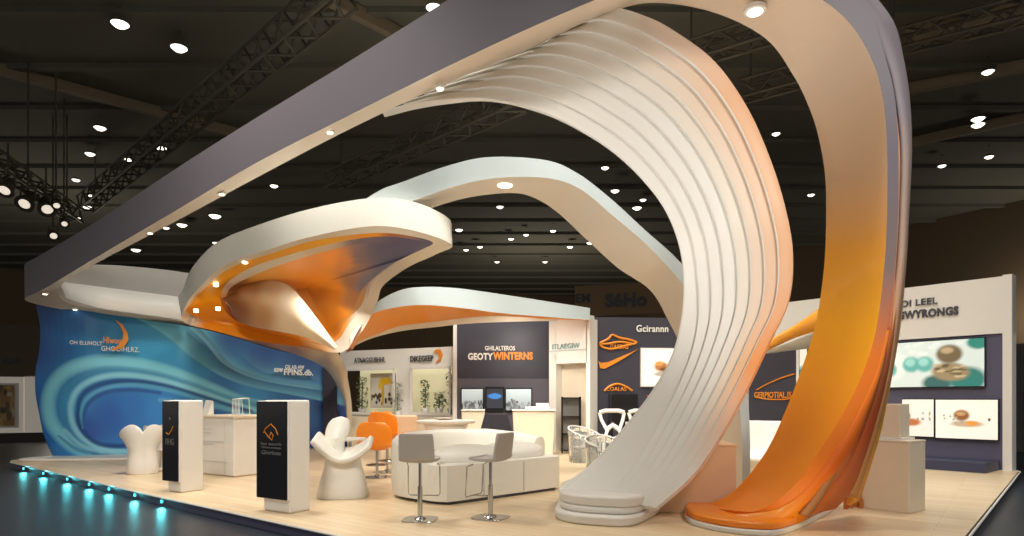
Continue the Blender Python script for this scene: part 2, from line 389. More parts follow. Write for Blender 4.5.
def stage_spot(p, aim, label, s=1.0, lit=True, hang=.5):
    t = thing('spotlight', label, 'spotlight', tuple(p), 0, 'spotlights hanging at the far left')
    d = (Vector(aim)-Vector(p)).normalized(); q = d.to_track_quat('Z', 'Y').to_matrix()
    def tr(mb): mb.v = [tuple(q @ Vector(v)) for v in mb.v]; return mb
    tr(MB().lathe([(.10*s, -.35*s), (.16*s, -.3*s), (.2*s, 0), (.3*s, .3*s), (.28*s, .3*s)], n=14)).build('can', M['steel'], t, smooth=40)
    tr(MB().lathe([(.17*s, .30*s), (.16*s, .31*s)], n=14)).build('lens', M['lens_dim'] if lit else M['steel'], t)
    MB().tube([(-.25*s, 0, 0), (-.25*s, 0, .4*s), (.25*s, 0, .4*s), (.25*s, 0, 0)], .03, 5).tube([(0, 0, .4*s), (0, 0, CEIL+.1-p[2] if hang > 1 else hang+.4*s)], .03, 5).build('yoke', M['steel'], t)
for x, y, lb, s in [(8, 186, 'spotlight leftmost on the far left truss', 1.1), (28, 200, 'spotlight second along the far left truss, pointing down', 1.2), (46, 205, 'spotlight third along the far left truss, rounded and bright', 1.2),
                    (56, 203, 'small spotlight at the right end of the far left truss', .7), (64, 222, 'small lit spotlight hanging below the end of the far left truss', .7), (53, 234, 'lowest spotlight above the left end of the arch beam', .9)]:
    stage_spot(cp(x, y, 8.1), (-9, 15, 0) if x > 30 else (-14, 12, 0), lb, s*.8, hang=9 if x > 50 or x == 28 else .95)

# ------------------------------------------------------------------ platform
def platform():
    pts = [(-12.55, 17.9), (-13.05, 17.5), (-13.25, 17.0), (-12.9, 16.5), (-6.17, 10.9), (-2.56, 8.0), (2.0, 4.3), (2.35, 4.05), (2.65, 4.4), (5.33, 7.53), (11.35, 14.35), (11.6, 15.0), (8.0, 20.3), (5, 22.3), (-5.2, 27.5), (-9, 25)]
    t = thing('platform', 'low booth platform with pale wood floor and blue lit edge', 'platform', (0, 10, 0))
    MB().prism(pts, -.025, 0).build('wood_deck', M['wood'], t, local=False)
    c = np.mean(pts, 0); ins = [tuple(c+(np.array(p)-c)*1.0035) for p in pts]
    MB().prism([tuple(c+(np.array(p)-c)*.9985) for p in pts], -.15, -.026).build('edge_skirt', mat('navy_edge_skirt', (78, 76, 98), .4, noise=.03), t, local=False)
    m = MB()
    m.tube([(p[0], p[1], -.012) for p in ins], .016, 6, closed=True).build('edge_trim', M['white'], t, local=False)
    return pts
PL = platform()
LEDX = [(26, 470), (46, 476), (70, 483), (92, 489), (112, 495), (138, 502), (165, 508)]
ordn = ['first', 'second', 'third', 'fourth', 'fifth', 'sixth', 'seventh', 'eighth']
A = np.array([-12.9, 16.5]); B = np.array([-2.56, 8.0]); dn = (B-A)/np.linalg.norm(B-A); nn = np.array([dn[1], -dn[0]]); nn = nn if nn[1] < 0 else -nn
for i, (x, y) in enumerate(LEDX):
    k = (x-512)/F                       # solve X = k*Y on the edge line
    s = (k*A[1]-A[0])/(dn[0]-k*dn[1]); p = A+dn*s+nn*.05
    t = thing('edge_light', 'round cyan light on the platform edge, %s from the left tip' % ordn[i], 'light', (p[0], p[1], -.08), math.atan2(dn[1], dn[0]), 'cyan lights along the platform edge')
    MB().box((0, .02, 0), (.16, .04, .07)).build('housing', M['chrome'], t, bevel=.01)
    m = MB(); m.lathe([(.001, 0), (.028, 0), (.028, .01)], n=12); m.v = [(a_, -c_-.002, b_) for a_, b_, c_ in m.v]; m.build('lens', M['led'], t)
    o = spot('edge_light_lamp', (p[0]*.993, p[1]*.993, -.035), (p[0]*.9, p[1]*.9, -.15), 7, 80, .06, (.1, .75, .85), 1.0)
t = thing('edge_light', 'cyan light at the foot of the right display wall outside the platform', 'light', (11.75, 14.6, -.08), .9, 'cyan lights along the platform edge')
MB().box((0, .02, 0), (.16, .04, .07)).build('housing', M['chrome'], t, bevel=.01)
spot('edge_light_lamp', (11.9, 14.6, .15), (12.4, 14.3, -.15), 90, 130, .04, (.1, .7, .9), 1.0)

# ------------------------------------------------------------------ the big arch (ring, leg) -------------------------------------------------
OR = (244, 152, 28)
def arch():
    t = thing('arch', 'huge arch beam, purple grey outside, turning into a wide orange leg at right', 'arch', (4.2, 8, 0))
    Yl = lambda x: 1/(.0588+.000118*(x-25))
    # E1 (x,y,Y)  E0(x,y)  E2 (x,y,Y)
    st = [((255,337,20.6),(255,293),(250,333,20.2)), ((190,329,19.6),(190,281.5),(188,322,19.0)), ((120,319,18.2),(120,272.4),(120,313,17.9)), ((60,309,17.4),(60,267.5),(78,306,17.4)),
          ((32,303,17.2),(30,268),(64,301,17.1)), ((25,298,16.9),(25,264),(58,292,16.8)), ((42,290,16.2),(42,254),(66,281,16.3)),
          ((97,257,Yl(97)),(97,221),(97,263,15.4)), ((180,208,Yl(180)),(180,166),(180,219,13.7)), ((256,163,Yl(256)),(256,118),(256,178,12.5)),
          ((340,120,Yl(340)),(340,67),(340,134,11.4)), ((430,75,Yl(430)),(430,11),(430,91,10.5)), ((512,36,Yl(512)),(512,-38),(520,53,9.9)),
          ((590,2,8.2),(590,-75),(600,17,9.6)), ((660,-25,8.0),(668,-100),(650,3,9.5)), ((735,-30,7.9),(750,-90),(712,12,9.4)),
          ((800,-12,7.85),(835,-48),(765,38,9.4)), ((845,18,7.85),(868,6),(793,75,9.4)), ((872,60,7.85),(885,56),(808,105,9.4)), ((883,100,7.85),(895,98),(818,135,9.4)),
          ((887,150,7.85),(898,150),(825,175,9.4)), ((887,215,7.85),(898,215),(826,222,9.3)), ((884,268,7.85),(895,268),(824,268,9.2)),
          ((876,330,7.85),(887,330),(816,322,9.15)), ((862,375,7.85),(875,376),(803,365,9.1)), ((842,415,7.85),(858,420),(785,412,9.0)),
          ((820,450,7.85),(836,458),(765,453,8.95)), ((794,486,7.85),(805,495),(735,490,8.9)), ((760,510,7.9),(765,515),(709,504,8.85)), ((735,511,8.1),(737,516),(703,507,8.8))]
    rows = []
    for e1, e0, e2 in st:
        p1 = P(*e1); p0 = P(e0[0], e0[1], e1[2]); p2 = P(*e2); rows.append([p0, p1, p2, p2+(p0-p1)])
    R = cr(rows, 8); m = MB()
    n = len(st)-1; U = lambda k: (k+1)/n
    sof = mat('arch_soffit_cream_to_orange', OR, .5, noise=.02, ramp=[(0, (222, 214, 200)), (U(8), (222, 208, 190)), (U(17), (220, 194, 168)), (U(19.2), (224, 186, 148)), (U(20.6), (246, 172, 62)), (U(22), (252, 176, 32)), (U(24), (248, 152, 26)), (1, (240, 128, 22))], coat=.2)
    fas = mat('arch_fascia_grey_to_orange', OR, .5, noise=.02, ramp=[(0, (205, 203, 196)), (U(2.6), (190, 186, 180)), (U(3.2), (106, 100, 106)), (U(17), (100, 94, 100)), (U(19), (94, 88, 98)), (U(21), (122, 104, 100)), (U(22.5), (222, 116, 34)), (1, (240, 130, 24))])
    inn = mat('arch_inner_face_pale', OR, .5, noise=.02, ramp=[(0, (206, 204, 198)), (U(17), (200, 190, 176)), (U(22), (240, 150, 40)), (1, (240, 140, 30))])
    loft(m, R, closed_sec=True, mats=[1, 0, 2, 1], caps=True); m.build('beam', [sof, fas, inn], t, local=False, smooth=35)
    # cove panel low on the inner face of the left return, faint glow added to look lit
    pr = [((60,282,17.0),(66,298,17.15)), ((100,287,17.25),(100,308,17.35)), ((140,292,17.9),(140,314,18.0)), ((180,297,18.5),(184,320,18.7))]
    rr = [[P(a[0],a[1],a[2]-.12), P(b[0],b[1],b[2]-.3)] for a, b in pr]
    m = MB(); loft(m, cr(rr, 6)); o = m.build('cove_panel', mat('cove_white_glow', (236, 233, 224), .4, noise=.02, emit=(255, 250, 236), estr=.12), t, local=False, smooth=40, solid=.05); o['label'] = 'white cove with a faint added glow along the inner left return'
    # leg blades: outer purple/grey blade, brown groove, red-orange fold, yellow edge strip
    def blade(name, rws, m_, label=None, th=.05):
        m = MB(); loft(m, cr([[P(*q) for q in r] for r in rws], 8)); o = m.build(name, m_, t, local=False, smooth=50, solid=th)
        if label: o['label'] = label
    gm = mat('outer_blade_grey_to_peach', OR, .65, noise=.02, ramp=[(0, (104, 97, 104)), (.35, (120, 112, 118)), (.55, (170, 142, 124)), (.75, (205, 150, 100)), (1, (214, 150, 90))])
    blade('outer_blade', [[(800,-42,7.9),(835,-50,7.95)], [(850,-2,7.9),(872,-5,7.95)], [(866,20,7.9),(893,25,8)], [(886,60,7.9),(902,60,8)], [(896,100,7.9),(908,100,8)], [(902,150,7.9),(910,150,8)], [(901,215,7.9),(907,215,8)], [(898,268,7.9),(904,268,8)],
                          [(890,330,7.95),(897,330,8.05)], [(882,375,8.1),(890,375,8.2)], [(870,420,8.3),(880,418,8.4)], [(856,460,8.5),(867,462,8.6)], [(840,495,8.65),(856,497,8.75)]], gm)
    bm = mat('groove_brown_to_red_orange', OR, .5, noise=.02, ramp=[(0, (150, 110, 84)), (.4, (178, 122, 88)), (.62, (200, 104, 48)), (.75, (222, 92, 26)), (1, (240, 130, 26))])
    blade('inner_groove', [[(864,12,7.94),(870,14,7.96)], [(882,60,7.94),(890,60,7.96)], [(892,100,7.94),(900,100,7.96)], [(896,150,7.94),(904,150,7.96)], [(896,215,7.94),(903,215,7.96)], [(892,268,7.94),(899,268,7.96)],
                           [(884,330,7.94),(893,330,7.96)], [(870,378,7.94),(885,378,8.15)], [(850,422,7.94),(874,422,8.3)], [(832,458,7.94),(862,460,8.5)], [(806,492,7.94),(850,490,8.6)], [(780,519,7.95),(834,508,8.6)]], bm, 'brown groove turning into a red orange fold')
    fm = mat('fold_orange', OR, .4, noise=.02, coat=.15, ramp=[(0, (232, 128, 26)), (.35, (226, 104, 22)), (.6, (244, 150, 26)), (1, (236, 110, 20))])
    blade('front_fold', [[(887,330,7.87),(889,330,8.0)], [(874,378,7.85),(879,378,8.0)], [(854,420,7.85),(864,424,8.0)], [(832,455,7.85),(848,462,8.0)], [(802,492,7.85),(826,492,8.0)], [(782,507,7.85),(803,519,7.95)], [(762,512,7.9),(778,527,7.85)], [(735,514,8.0),(735,526,7.95)], [(705,511,8.4),(703,520,8.25)], [(692,509,8.6),(686,514,8.45)]], fm, 'glowing orange fold wrapping round the foot')
    sm = mat('strand_grey_brown', (176, 122, 78), .6, noise=.02)
    blade('strand', [[(889,310,8.0),(891,310,8.0)], [(872,372,7.95),(877,374,7.95)], [(852,422,7.95),(858,425,7.95)], [(833,462,7.95),(840,465,7.95)], [(815,495,7.9),(822,497,7.95)], [(800,514,7.85),(808,517,7.95)]], sm, 'brown grey strand between the orange folds', .04)
    ym = mat('edge_strip_yellow', OR, .35, noise=.02, coat=.3, ramp=[(0, (206, 150, 104)), (.3, (232, 160, 60)), (.6, (248, 184, 40)), (1, (244, 160, 40))])
    blade('edge_strip', [[(899,268,8.15),(904,268,8.2)], [(893,318,8.25),(900,318,8.3)], [(883,368,8.4),(892,368,8.45)], [(872,410,8.5),(884,410,8.6)], [(862,440,8.6),(877,440,8.7)], [(853,482,8.75),(864,482,8.85)], [(848,505,8.8),(858,500,8.9)]], ym, 'thin yellow strip along the outer edge of the leg')
    # foot slabs
    foot = [(686,514),(690,524),(714,531),(748,535.5),(780,535.5),(810,524),(836,508),(820,500),(760,500),(705,506)]
    c = np.mean([FL(*p)[:2] for p in foot], 0)
    q = cr([FL(*p)[:2] for p in foot], 5, closed=True)
    MB().prism([tuple(p) for p in q], 0.0, .07).build('foot_base', M['white'], t, local=False, bevel=.02)
    MB().prism([tuple(c+(p-c)*.985) for p in q], .07, .16).build('foot_slab', M['orange'], t, local=False, bevel=.03)
    # downlights let into the soffit
    for x, y, Y in [(755, 7, 8.55), (440, 84, 9.95), (330, 128, 11.0), (222, 190, 12.75), (150, 229, 14.15), (45, 290, 16.65), (75, 305.5, 17.45)]:
        p = P(x, y+3, Y-.02); r = .11 if x == 755 else .06
        d = MB().lathe([(r*1.3, .03), (r*1.3, -.02), (r, -.03), (r*.9, -.02)], tuple(p), 16).build('downlight', M['white'], t, local=False, smooth=40)
        MB().lathe([(r*.85, .0), (r*.8, -.045)], tuple(p), 16).build('lens', M['lens'], d, local=False); d.children[0].location = (0, 0, 0) 
    return t
ARCH = arch()
# children of parts were built in world space: rebuild their offset relative to the arch root
for o in ARCH.children:
    for c in o.children:
        inv = wm(ARCH).inverted(); 
        for v in c.data.vertices: v.co = inv @ v.co

# ------------------------------------------------------------------ white ribbon of eight fins
def ribbon():
    t = thing('ribbon', 'tall white ribbon of stacked curving fins sweeping from the beam down to the floor', 'sculpture', (1.0, 8.8, 0))
    L = [(383,114,11.1),(414,106,10.7),(445,101.5,10.3),(490,100,10.0),(540,112,9.8),(580,131,9.7),(615,154,9.6),(645,183,9.5),(666,212,9.4),(679,245,9.3),(684,280,9.3),(682,318,9.25),(672,357,9.25),(652,393,9.25),(625,428,9.2),(594,463,9.1),(559,491,9.0)]
    R = [(560,33,10.2),(583,22,9.9),(602,13,9.55),(618,9,9.4),(640,15,9.3),(668,28,9.1),(712,60,9.0),(745,105,8.9),(768,155,8.8),(784,205,8.7),(792,252,8.65),(788,300,8.6),(768,343,8.55),(744,392,8.5),(716,442,8.4),(690,477,8.35),(655,508,8.32)]
    N = 8
    L3_, R3 = cr([P(*p) for p in L], 8), cr([P(*p) for p in R], 8)
    S = len(L3_); 
    for i in range(N):
        rows = []
        for k in range(S):
            u = k/(S-1); foot = max(0, (u-.62)/.38)**1.3
            def fr(a):                    # fin borders: nearly even above, first fin half the width at the foot
                return a*(1-foot)+foot*(0 if a <= 0 else .5+.5*(a*N-1)/(N-1))
            a, b = fr(i/N), fr((i+1)/N)
            l, r = L3_[k], R3[k]; T = (L3_[min(S-1, k+1)]-L3_[max(0, k-1)]); T /= np.linalg.norm(T); W = r-l; Wd = W/np.linalg.norm(W)
            nrm = np.cross(T, Wd); nrm /= np.linalg.norm(nrm)
            mid = (l+r)/2
            if nrm.dot(np.array([0, 0, 1.2])-mid) < 0: nrm = -nrm
            A = l+W*a; B = l+W*b; ww = np.linalg.norm(B-A); d1 = min(.045, ww*.35)
            # section: crest near A, sagging to a trough near B, with thickness behind
            sec = [A-nrm*.06, A+nrm*d1*.85, A+nrm*d1+Wd*ww*.05, A+nrm*d1*.96+Wd*ww*.12, A+nrm*d1*.72+Wd*ww*.35, A+nrm*d1*.38+Wd*ww*.6, A+nrm*d1*.1+Wd*ww*.85, B+Wd*ww*.05, B+Wd*ww*.05-nrm*.08]
            rows.append(sec)
        e = i/(N-1)
        base = (232, 228, 218)
        pe = tuple(int(base[c]*(1-q)+(222, 172, 132)[c]*q) for c in range(3) for q in [max(0, (e-.45)/.55)**1.2])
        pe2 = tuple(int(base[c]*(1-q)+(232, 150, 84)[c]*q) for c in range(3) for q in [max(0, (e-.5)/.5)**1.6])
        mm = mat('ribbon_fin_white_to_peach', base, .4, noise=.015, ramp=[(0, base), (.25, base), (.42, pe), (.66, pe), (.78, pe2), (.93, base), (1, base)])
        m = MB(); loft(m, rows, closed_sec=True, caps=True, mats=[1, 1, 1, 0, 0, 0, 0, 0, 0]); m.build('fin', [mm, M['white']], t, local=False, smooth=50)
    # stacked foot
    for k, (z0, z1, sc, dx) in enumerate([(0, .13, 1.0, 0), (.13, .22, .95, .03), (.22, .36, .98, .05)]):
        base = [(556,513),(560,521),(596,526),(640,524.5),(670,502),(655,494),(600,496),(566,502)]
        q = cr([FL(*p)[:2] for p in base], 5, closed=True); c = q.mean(0)
        MB().prism([tuple(c+(p-c)*sc+np.array([dx, .05*k])) for p in q], z0, z1).build('foot_layer', M['white'], t, local=False, bevel=.035, smooth=40)
ribbon()

# ------------------------------------------------------------------ second arch
def second_arch():
    t = thing('arch', 'smaller pale arch behind the white ribbon, blue grey face and cream underside', 'arch', (3.4, 11, 0))
    rows = [((335,240,13.2),(335,222),(345,246,13.9)), ((378,213,12.7),(375,193),(390,220,13.6)), ((415,200,12.4),(405,181),(428,209,13.4)), ((456,186,12.0),(450,165),(466,198,13.1)), ((496,178,11.8),(490,157),(508,193,13.0)), ((547,178,11.6),(545,160),(532,197,12.9)), ((580,189,11.5),(577,173),(557,212,12.8)), ((612,215,11.4),(610,198),(587,240,12.7)),
            ((648,246,11.3),(645,230),(618,268,12.6)), ((680,281,11.2),(680,262),(650,290,12.5)), ((705,318,11.1),(712,304),(668,320,12.4)), ((724,358,11),(735,346),(682,350,12.3)), ((738,400,11),(747,392),(695,395,12.2)), ((742,445,10.9),(750,440),(706,445,12.1)), ((742,492,10.9),(750,492),(712,484,12.1))]
    R = []
    for e1, e0, e2 in rows:
        p1 = P(*e1); p0 = P(e0[0], e0[1], e1[2]); p2 = P(*e2); R.append([p0, p1, p2, p2+(p0-p1)])
    m = MB(); loft(m, cr(R, 8), closed_sec=True, mats=[1, 0, 1, 1], caps=True); m.build('beam', [M['soffit'], M['fascia_blue']], t, local=False, smooth=35)
    for x, y, Y in [(452, 190, 12.6), (505, 184, 12.3)]:
        p = P(x, y, Y); MB().lathe([(.14, .05), (.14, -.04), (.10, -.05)], tuple(p), 14).build('downlight', M['lens'], t, local=False, smooth=40)
second_arch()

# ------------------------------------------------------------------ orange funnel canopy
def funnel():
    t = thing('canopy', 'flowing white rimmed canopy with an orange and purple funnel inside, above the blue wall', 'canopy', (-4, 14.5, 0))
    Yk = [16.5,16,15.2,14.2,13.2,12.6,12.2,12.2,12.4,13,14,15,15.6,16.2,16.8,17,17,16.8]
    L1 = [(184,322),(186,305),(198,289),(225,265),(270,249),(314,236),(374,226),(419,232),(452,245),(437,254),(407,268),(383,286),(377,302),(364,328),(342,352),(302,347),(257,341),(215,331)]
    L2 = [(188,313),(191,303),(204,289),(230,268),(273,253),(317,240),(374,233),(410,236),(433,243),(415,252),(394,263),(373,281),(366,303),(350,322),(334,342),(299,337),(255,330),(213,322)]
    L3_ = [(221,302),(222,292),(229,281),(250,268),(282,257),(325,245),(372,237),(405,238),(428,245),(408,256),(388,268),(369,284),(362,304),(346,322),(331,339),(298,335),(252,327),(230,316)]
    L4 = [(226,302),(227,294),(233,286),(254,275),(286,263),(327,251),(368,243),(398,246),(414,252),(395,262),(378,274),(362,290),(352,312),(338,322),(326,333),(285,330),(246,324),(231,313)]
    up = [0]*18
    T0 = {0:(182,300),1:(184,287),2:(192,268),3:(216,243),4:(258,225),5:(314,208),6:(374,198),7:(418,203),8:(451,221)}
    n = 18
    l1 = np.array([P(*p, Y) for p, Y in zip(L1, Yk)]); l2 = np.array([P(*p, Y+.15) for p, Y in zip(L2, Yk)])
    l3 = np.array([P(*p, Y+.25) for p, Y in zip(L3_, Yk)]); l4 = np.array([P(*p, Y+.55) for p, Y in zip(L4, Yk)])
    l0 = l1.copy()
    for k in range(n):
        if k in T0: l0[k] = P(*T0[k], Yk[k]+.05)
        else: l0[k] = l1[k]+np.array([0, {9: .2, 10: .5}.get(k, 1.1), {9: .5, 10: .8}.get(k, 1.1)])
    C = lambda a: cr(a, 7, closed=True)
    a0, a1, a2, a3, a4 = map(C, (l0, l1, l2, l3, l4))
    m = MB(); loft(m, np.stack([a0, a1], 1), closed_len=True); m.build('fascia', M['fascia_pale'], t, local=False, smooth=60)
        # gradient printed skins
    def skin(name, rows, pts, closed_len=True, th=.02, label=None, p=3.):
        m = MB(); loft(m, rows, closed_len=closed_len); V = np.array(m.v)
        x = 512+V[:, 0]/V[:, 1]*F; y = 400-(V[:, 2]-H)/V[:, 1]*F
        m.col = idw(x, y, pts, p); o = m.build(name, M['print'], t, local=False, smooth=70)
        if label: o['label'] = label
        return o
    def sub(a, b, k): return np.stack([a+(b-a)*i/k for i in range(k+1)], 1)
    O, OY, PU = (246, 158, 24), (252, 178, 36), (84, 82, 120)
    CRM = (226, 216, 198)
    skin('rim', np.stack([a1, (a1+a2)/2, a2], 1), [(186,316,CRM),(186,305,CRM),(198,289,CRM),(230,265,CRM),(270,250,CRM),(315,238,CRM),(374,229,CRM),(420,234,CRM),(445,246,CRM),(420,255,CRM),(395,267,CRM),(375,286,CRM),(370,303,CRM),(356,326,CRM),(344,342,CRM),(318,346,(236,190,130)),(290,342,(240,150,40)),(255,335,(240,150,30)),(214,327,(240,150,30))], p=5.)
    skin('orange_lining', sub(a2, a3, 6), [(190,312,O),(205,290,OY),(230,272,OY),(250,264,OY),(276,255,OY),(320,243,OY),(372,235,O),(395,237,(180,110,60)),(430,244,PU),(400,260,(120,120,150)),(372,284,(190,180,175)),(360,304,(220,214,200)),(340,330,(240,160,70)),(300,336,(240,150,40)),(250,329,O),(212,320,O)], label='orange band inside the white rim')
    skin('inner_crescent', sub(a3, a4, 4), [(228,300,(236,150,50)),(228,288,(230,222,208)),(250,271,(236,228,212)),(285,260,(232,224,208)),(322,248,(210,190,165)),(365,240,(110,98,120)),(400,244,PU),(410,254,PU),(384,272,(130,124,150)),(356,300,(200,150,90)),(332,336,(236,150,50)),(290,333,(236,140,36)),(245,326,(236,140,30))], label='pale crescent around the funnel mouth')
    # bowl rising inside
    ctr = P(306, 288, 16.4); rings = [a4]
    K = 12
    rows = []
    for i in range(K+1):
        s = i/K; q = a4*(1-s)+ctr*s
        bulge = math.sin(math.pi*min(1, s)*.5)*.0
        rows.append(q)
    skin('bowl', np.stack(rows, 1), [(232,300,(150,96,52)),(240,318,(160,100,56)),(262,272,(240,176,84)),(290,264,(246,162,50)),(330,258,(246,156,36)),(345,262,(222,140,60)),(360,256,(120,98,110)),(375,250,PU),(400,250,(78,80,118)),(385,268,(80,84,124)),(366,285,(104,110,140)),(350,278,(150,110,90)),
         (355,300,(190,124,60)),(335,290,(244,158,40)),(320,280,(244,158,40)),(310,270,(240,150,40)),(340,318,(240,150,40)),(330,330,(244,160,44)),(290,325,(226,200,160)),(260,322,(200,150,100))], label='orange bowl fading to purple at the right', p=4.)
    top = P(310, 225, 15.0)
    m = MB(); S = len(a0); m.add(list(a0)+[top+np.array([0, 0, .2])], [(i, (i+1) % S, S) for i in range(S)]); m.build('lid', M['fascia_pale'], t, local=False)
    # cream swoosh falling through the bowl to the wall
    U_ = [(228,297,16.0),(244,284,15.7),(268,280,15.3),(288,285,15.3),(302,299,15.5),(319,321,16.1),(338,347,16.5)]
    V_ = [(228,304,16.1),(235,318,16.1),(252,326,16.1),(276,331,16.1),(300,336,16.2),(320,343,16.4),(337,351,16.6)]
    rows = [[P(*u)*(1-s)+P(*v)*s-np.array([0, .3*math.sin(math.pi*s), 0]) for s in np.linspace(0, 1, 8)] for u, v in zip(U_, V_)]
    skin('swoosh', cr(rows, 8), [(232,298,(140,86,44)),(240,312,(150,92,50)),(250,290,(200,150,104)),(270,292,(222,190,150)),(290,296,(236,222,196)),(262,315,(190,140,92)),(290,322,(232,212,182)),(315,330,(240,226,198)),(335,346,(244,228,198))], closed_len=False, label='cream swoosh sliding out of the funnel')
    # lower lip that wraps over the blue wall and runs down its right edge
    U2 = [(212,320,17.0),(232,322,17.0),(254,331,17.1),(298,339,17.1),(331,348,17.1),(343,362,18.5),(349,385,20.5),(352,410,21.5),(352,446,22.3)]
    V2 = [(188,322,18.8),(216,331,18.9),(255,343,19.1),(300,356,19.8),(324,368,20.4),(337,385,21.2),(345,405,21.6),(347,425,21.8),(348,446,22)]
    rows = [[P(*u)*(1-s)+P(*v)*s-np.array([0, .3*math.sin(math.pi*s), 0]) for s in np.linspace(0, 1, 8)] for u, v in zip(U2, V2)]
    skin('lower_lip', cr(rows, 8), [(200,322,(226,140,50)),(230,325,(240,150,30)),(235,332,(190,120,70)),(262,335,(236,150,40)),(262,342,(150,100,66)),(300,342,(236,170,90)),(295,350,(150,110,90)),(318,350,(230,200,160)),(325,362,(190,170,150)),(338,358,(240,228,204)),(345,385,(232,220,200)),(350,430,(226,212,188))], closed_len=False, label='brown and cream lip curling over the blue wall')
    for x, y, Y in [(218, 309, 16.4), (216, 285, 15.2), (245, 262, 14), (196, 311, 16.3)]:
        p = P(x, y, Y-.02); MB().lathe([(.06, .05), (.06, -.03), (.04, -.04)], tuple(p), 12).build('downlight', M['lens'], t, local=False, smooth=40)
    rr = random.Random(2)
    for k in range(12):
        x = 285+rr.random()*75; y = 262+rr.random()*8+(x-285)*.02
        p = P(x, y, 15.6); MB().lathe([(.03, .05), (.03, -.02)], tuple(p), 8).build('sparkle_light', M['lens'], t, local=False)
funnel()

# ------------------------------------------------------------------ low canopy (orange underside) to the right
def low_canopy():
    t = thing('canopy', 'low leaf shaped canopy, pale edge and orange underside, over the rear counters', 'canopy', (-2, 17.5, 0))
    st = [((350,346,16.4),(350,338),(347,353,17.5),(352,350,17)), ((360,328,16.2),(362,318),(353,347,17.8),(360,341,17.4)), ((372,314,16.1),(376,303),(373,338,18.2),(378,334,18)), ((398,307,16.2),(398,291),(402,331,18.7),(400,326,18.5)),
          ((425,305,16.5),(420,287),(437,327,19.1),(432,322,18.9)), ((462,308,16.9),(455,288),(470,323.5,19.4),(465,318,19.2)), ((500,313,17.4),(500,294),(505,322,19.5),(500,316,19.3)), ((548,317,18.1),(545,301),(548,321,19.8),(546,319,19.7)), ((590,320,18.7),(590,308),(588,321,19.9),(588,320.5,19.8))]
    R = []
    for e1, e0, e3, e2 in st:
        p1 = P(*e1); p0 = P(e0[0], e0[1], e1[2]); p3 = P(*e3); p2 = P(*e2); R.append([p0, p1, p2, p3, p3+(p0-p1)])
    R = cr(R, 8); m = MB(); loft(m, R, closed_sec=True, mats=[1, 0, 2, 1, 1], caps=True)
    m.build('shell', [mat('canopy_underside_orange', (236, 148, 36), .45, noise=.05), M['fascia_blue'], M['soffit']], t, local=False, smooth=40)
low_canopy()

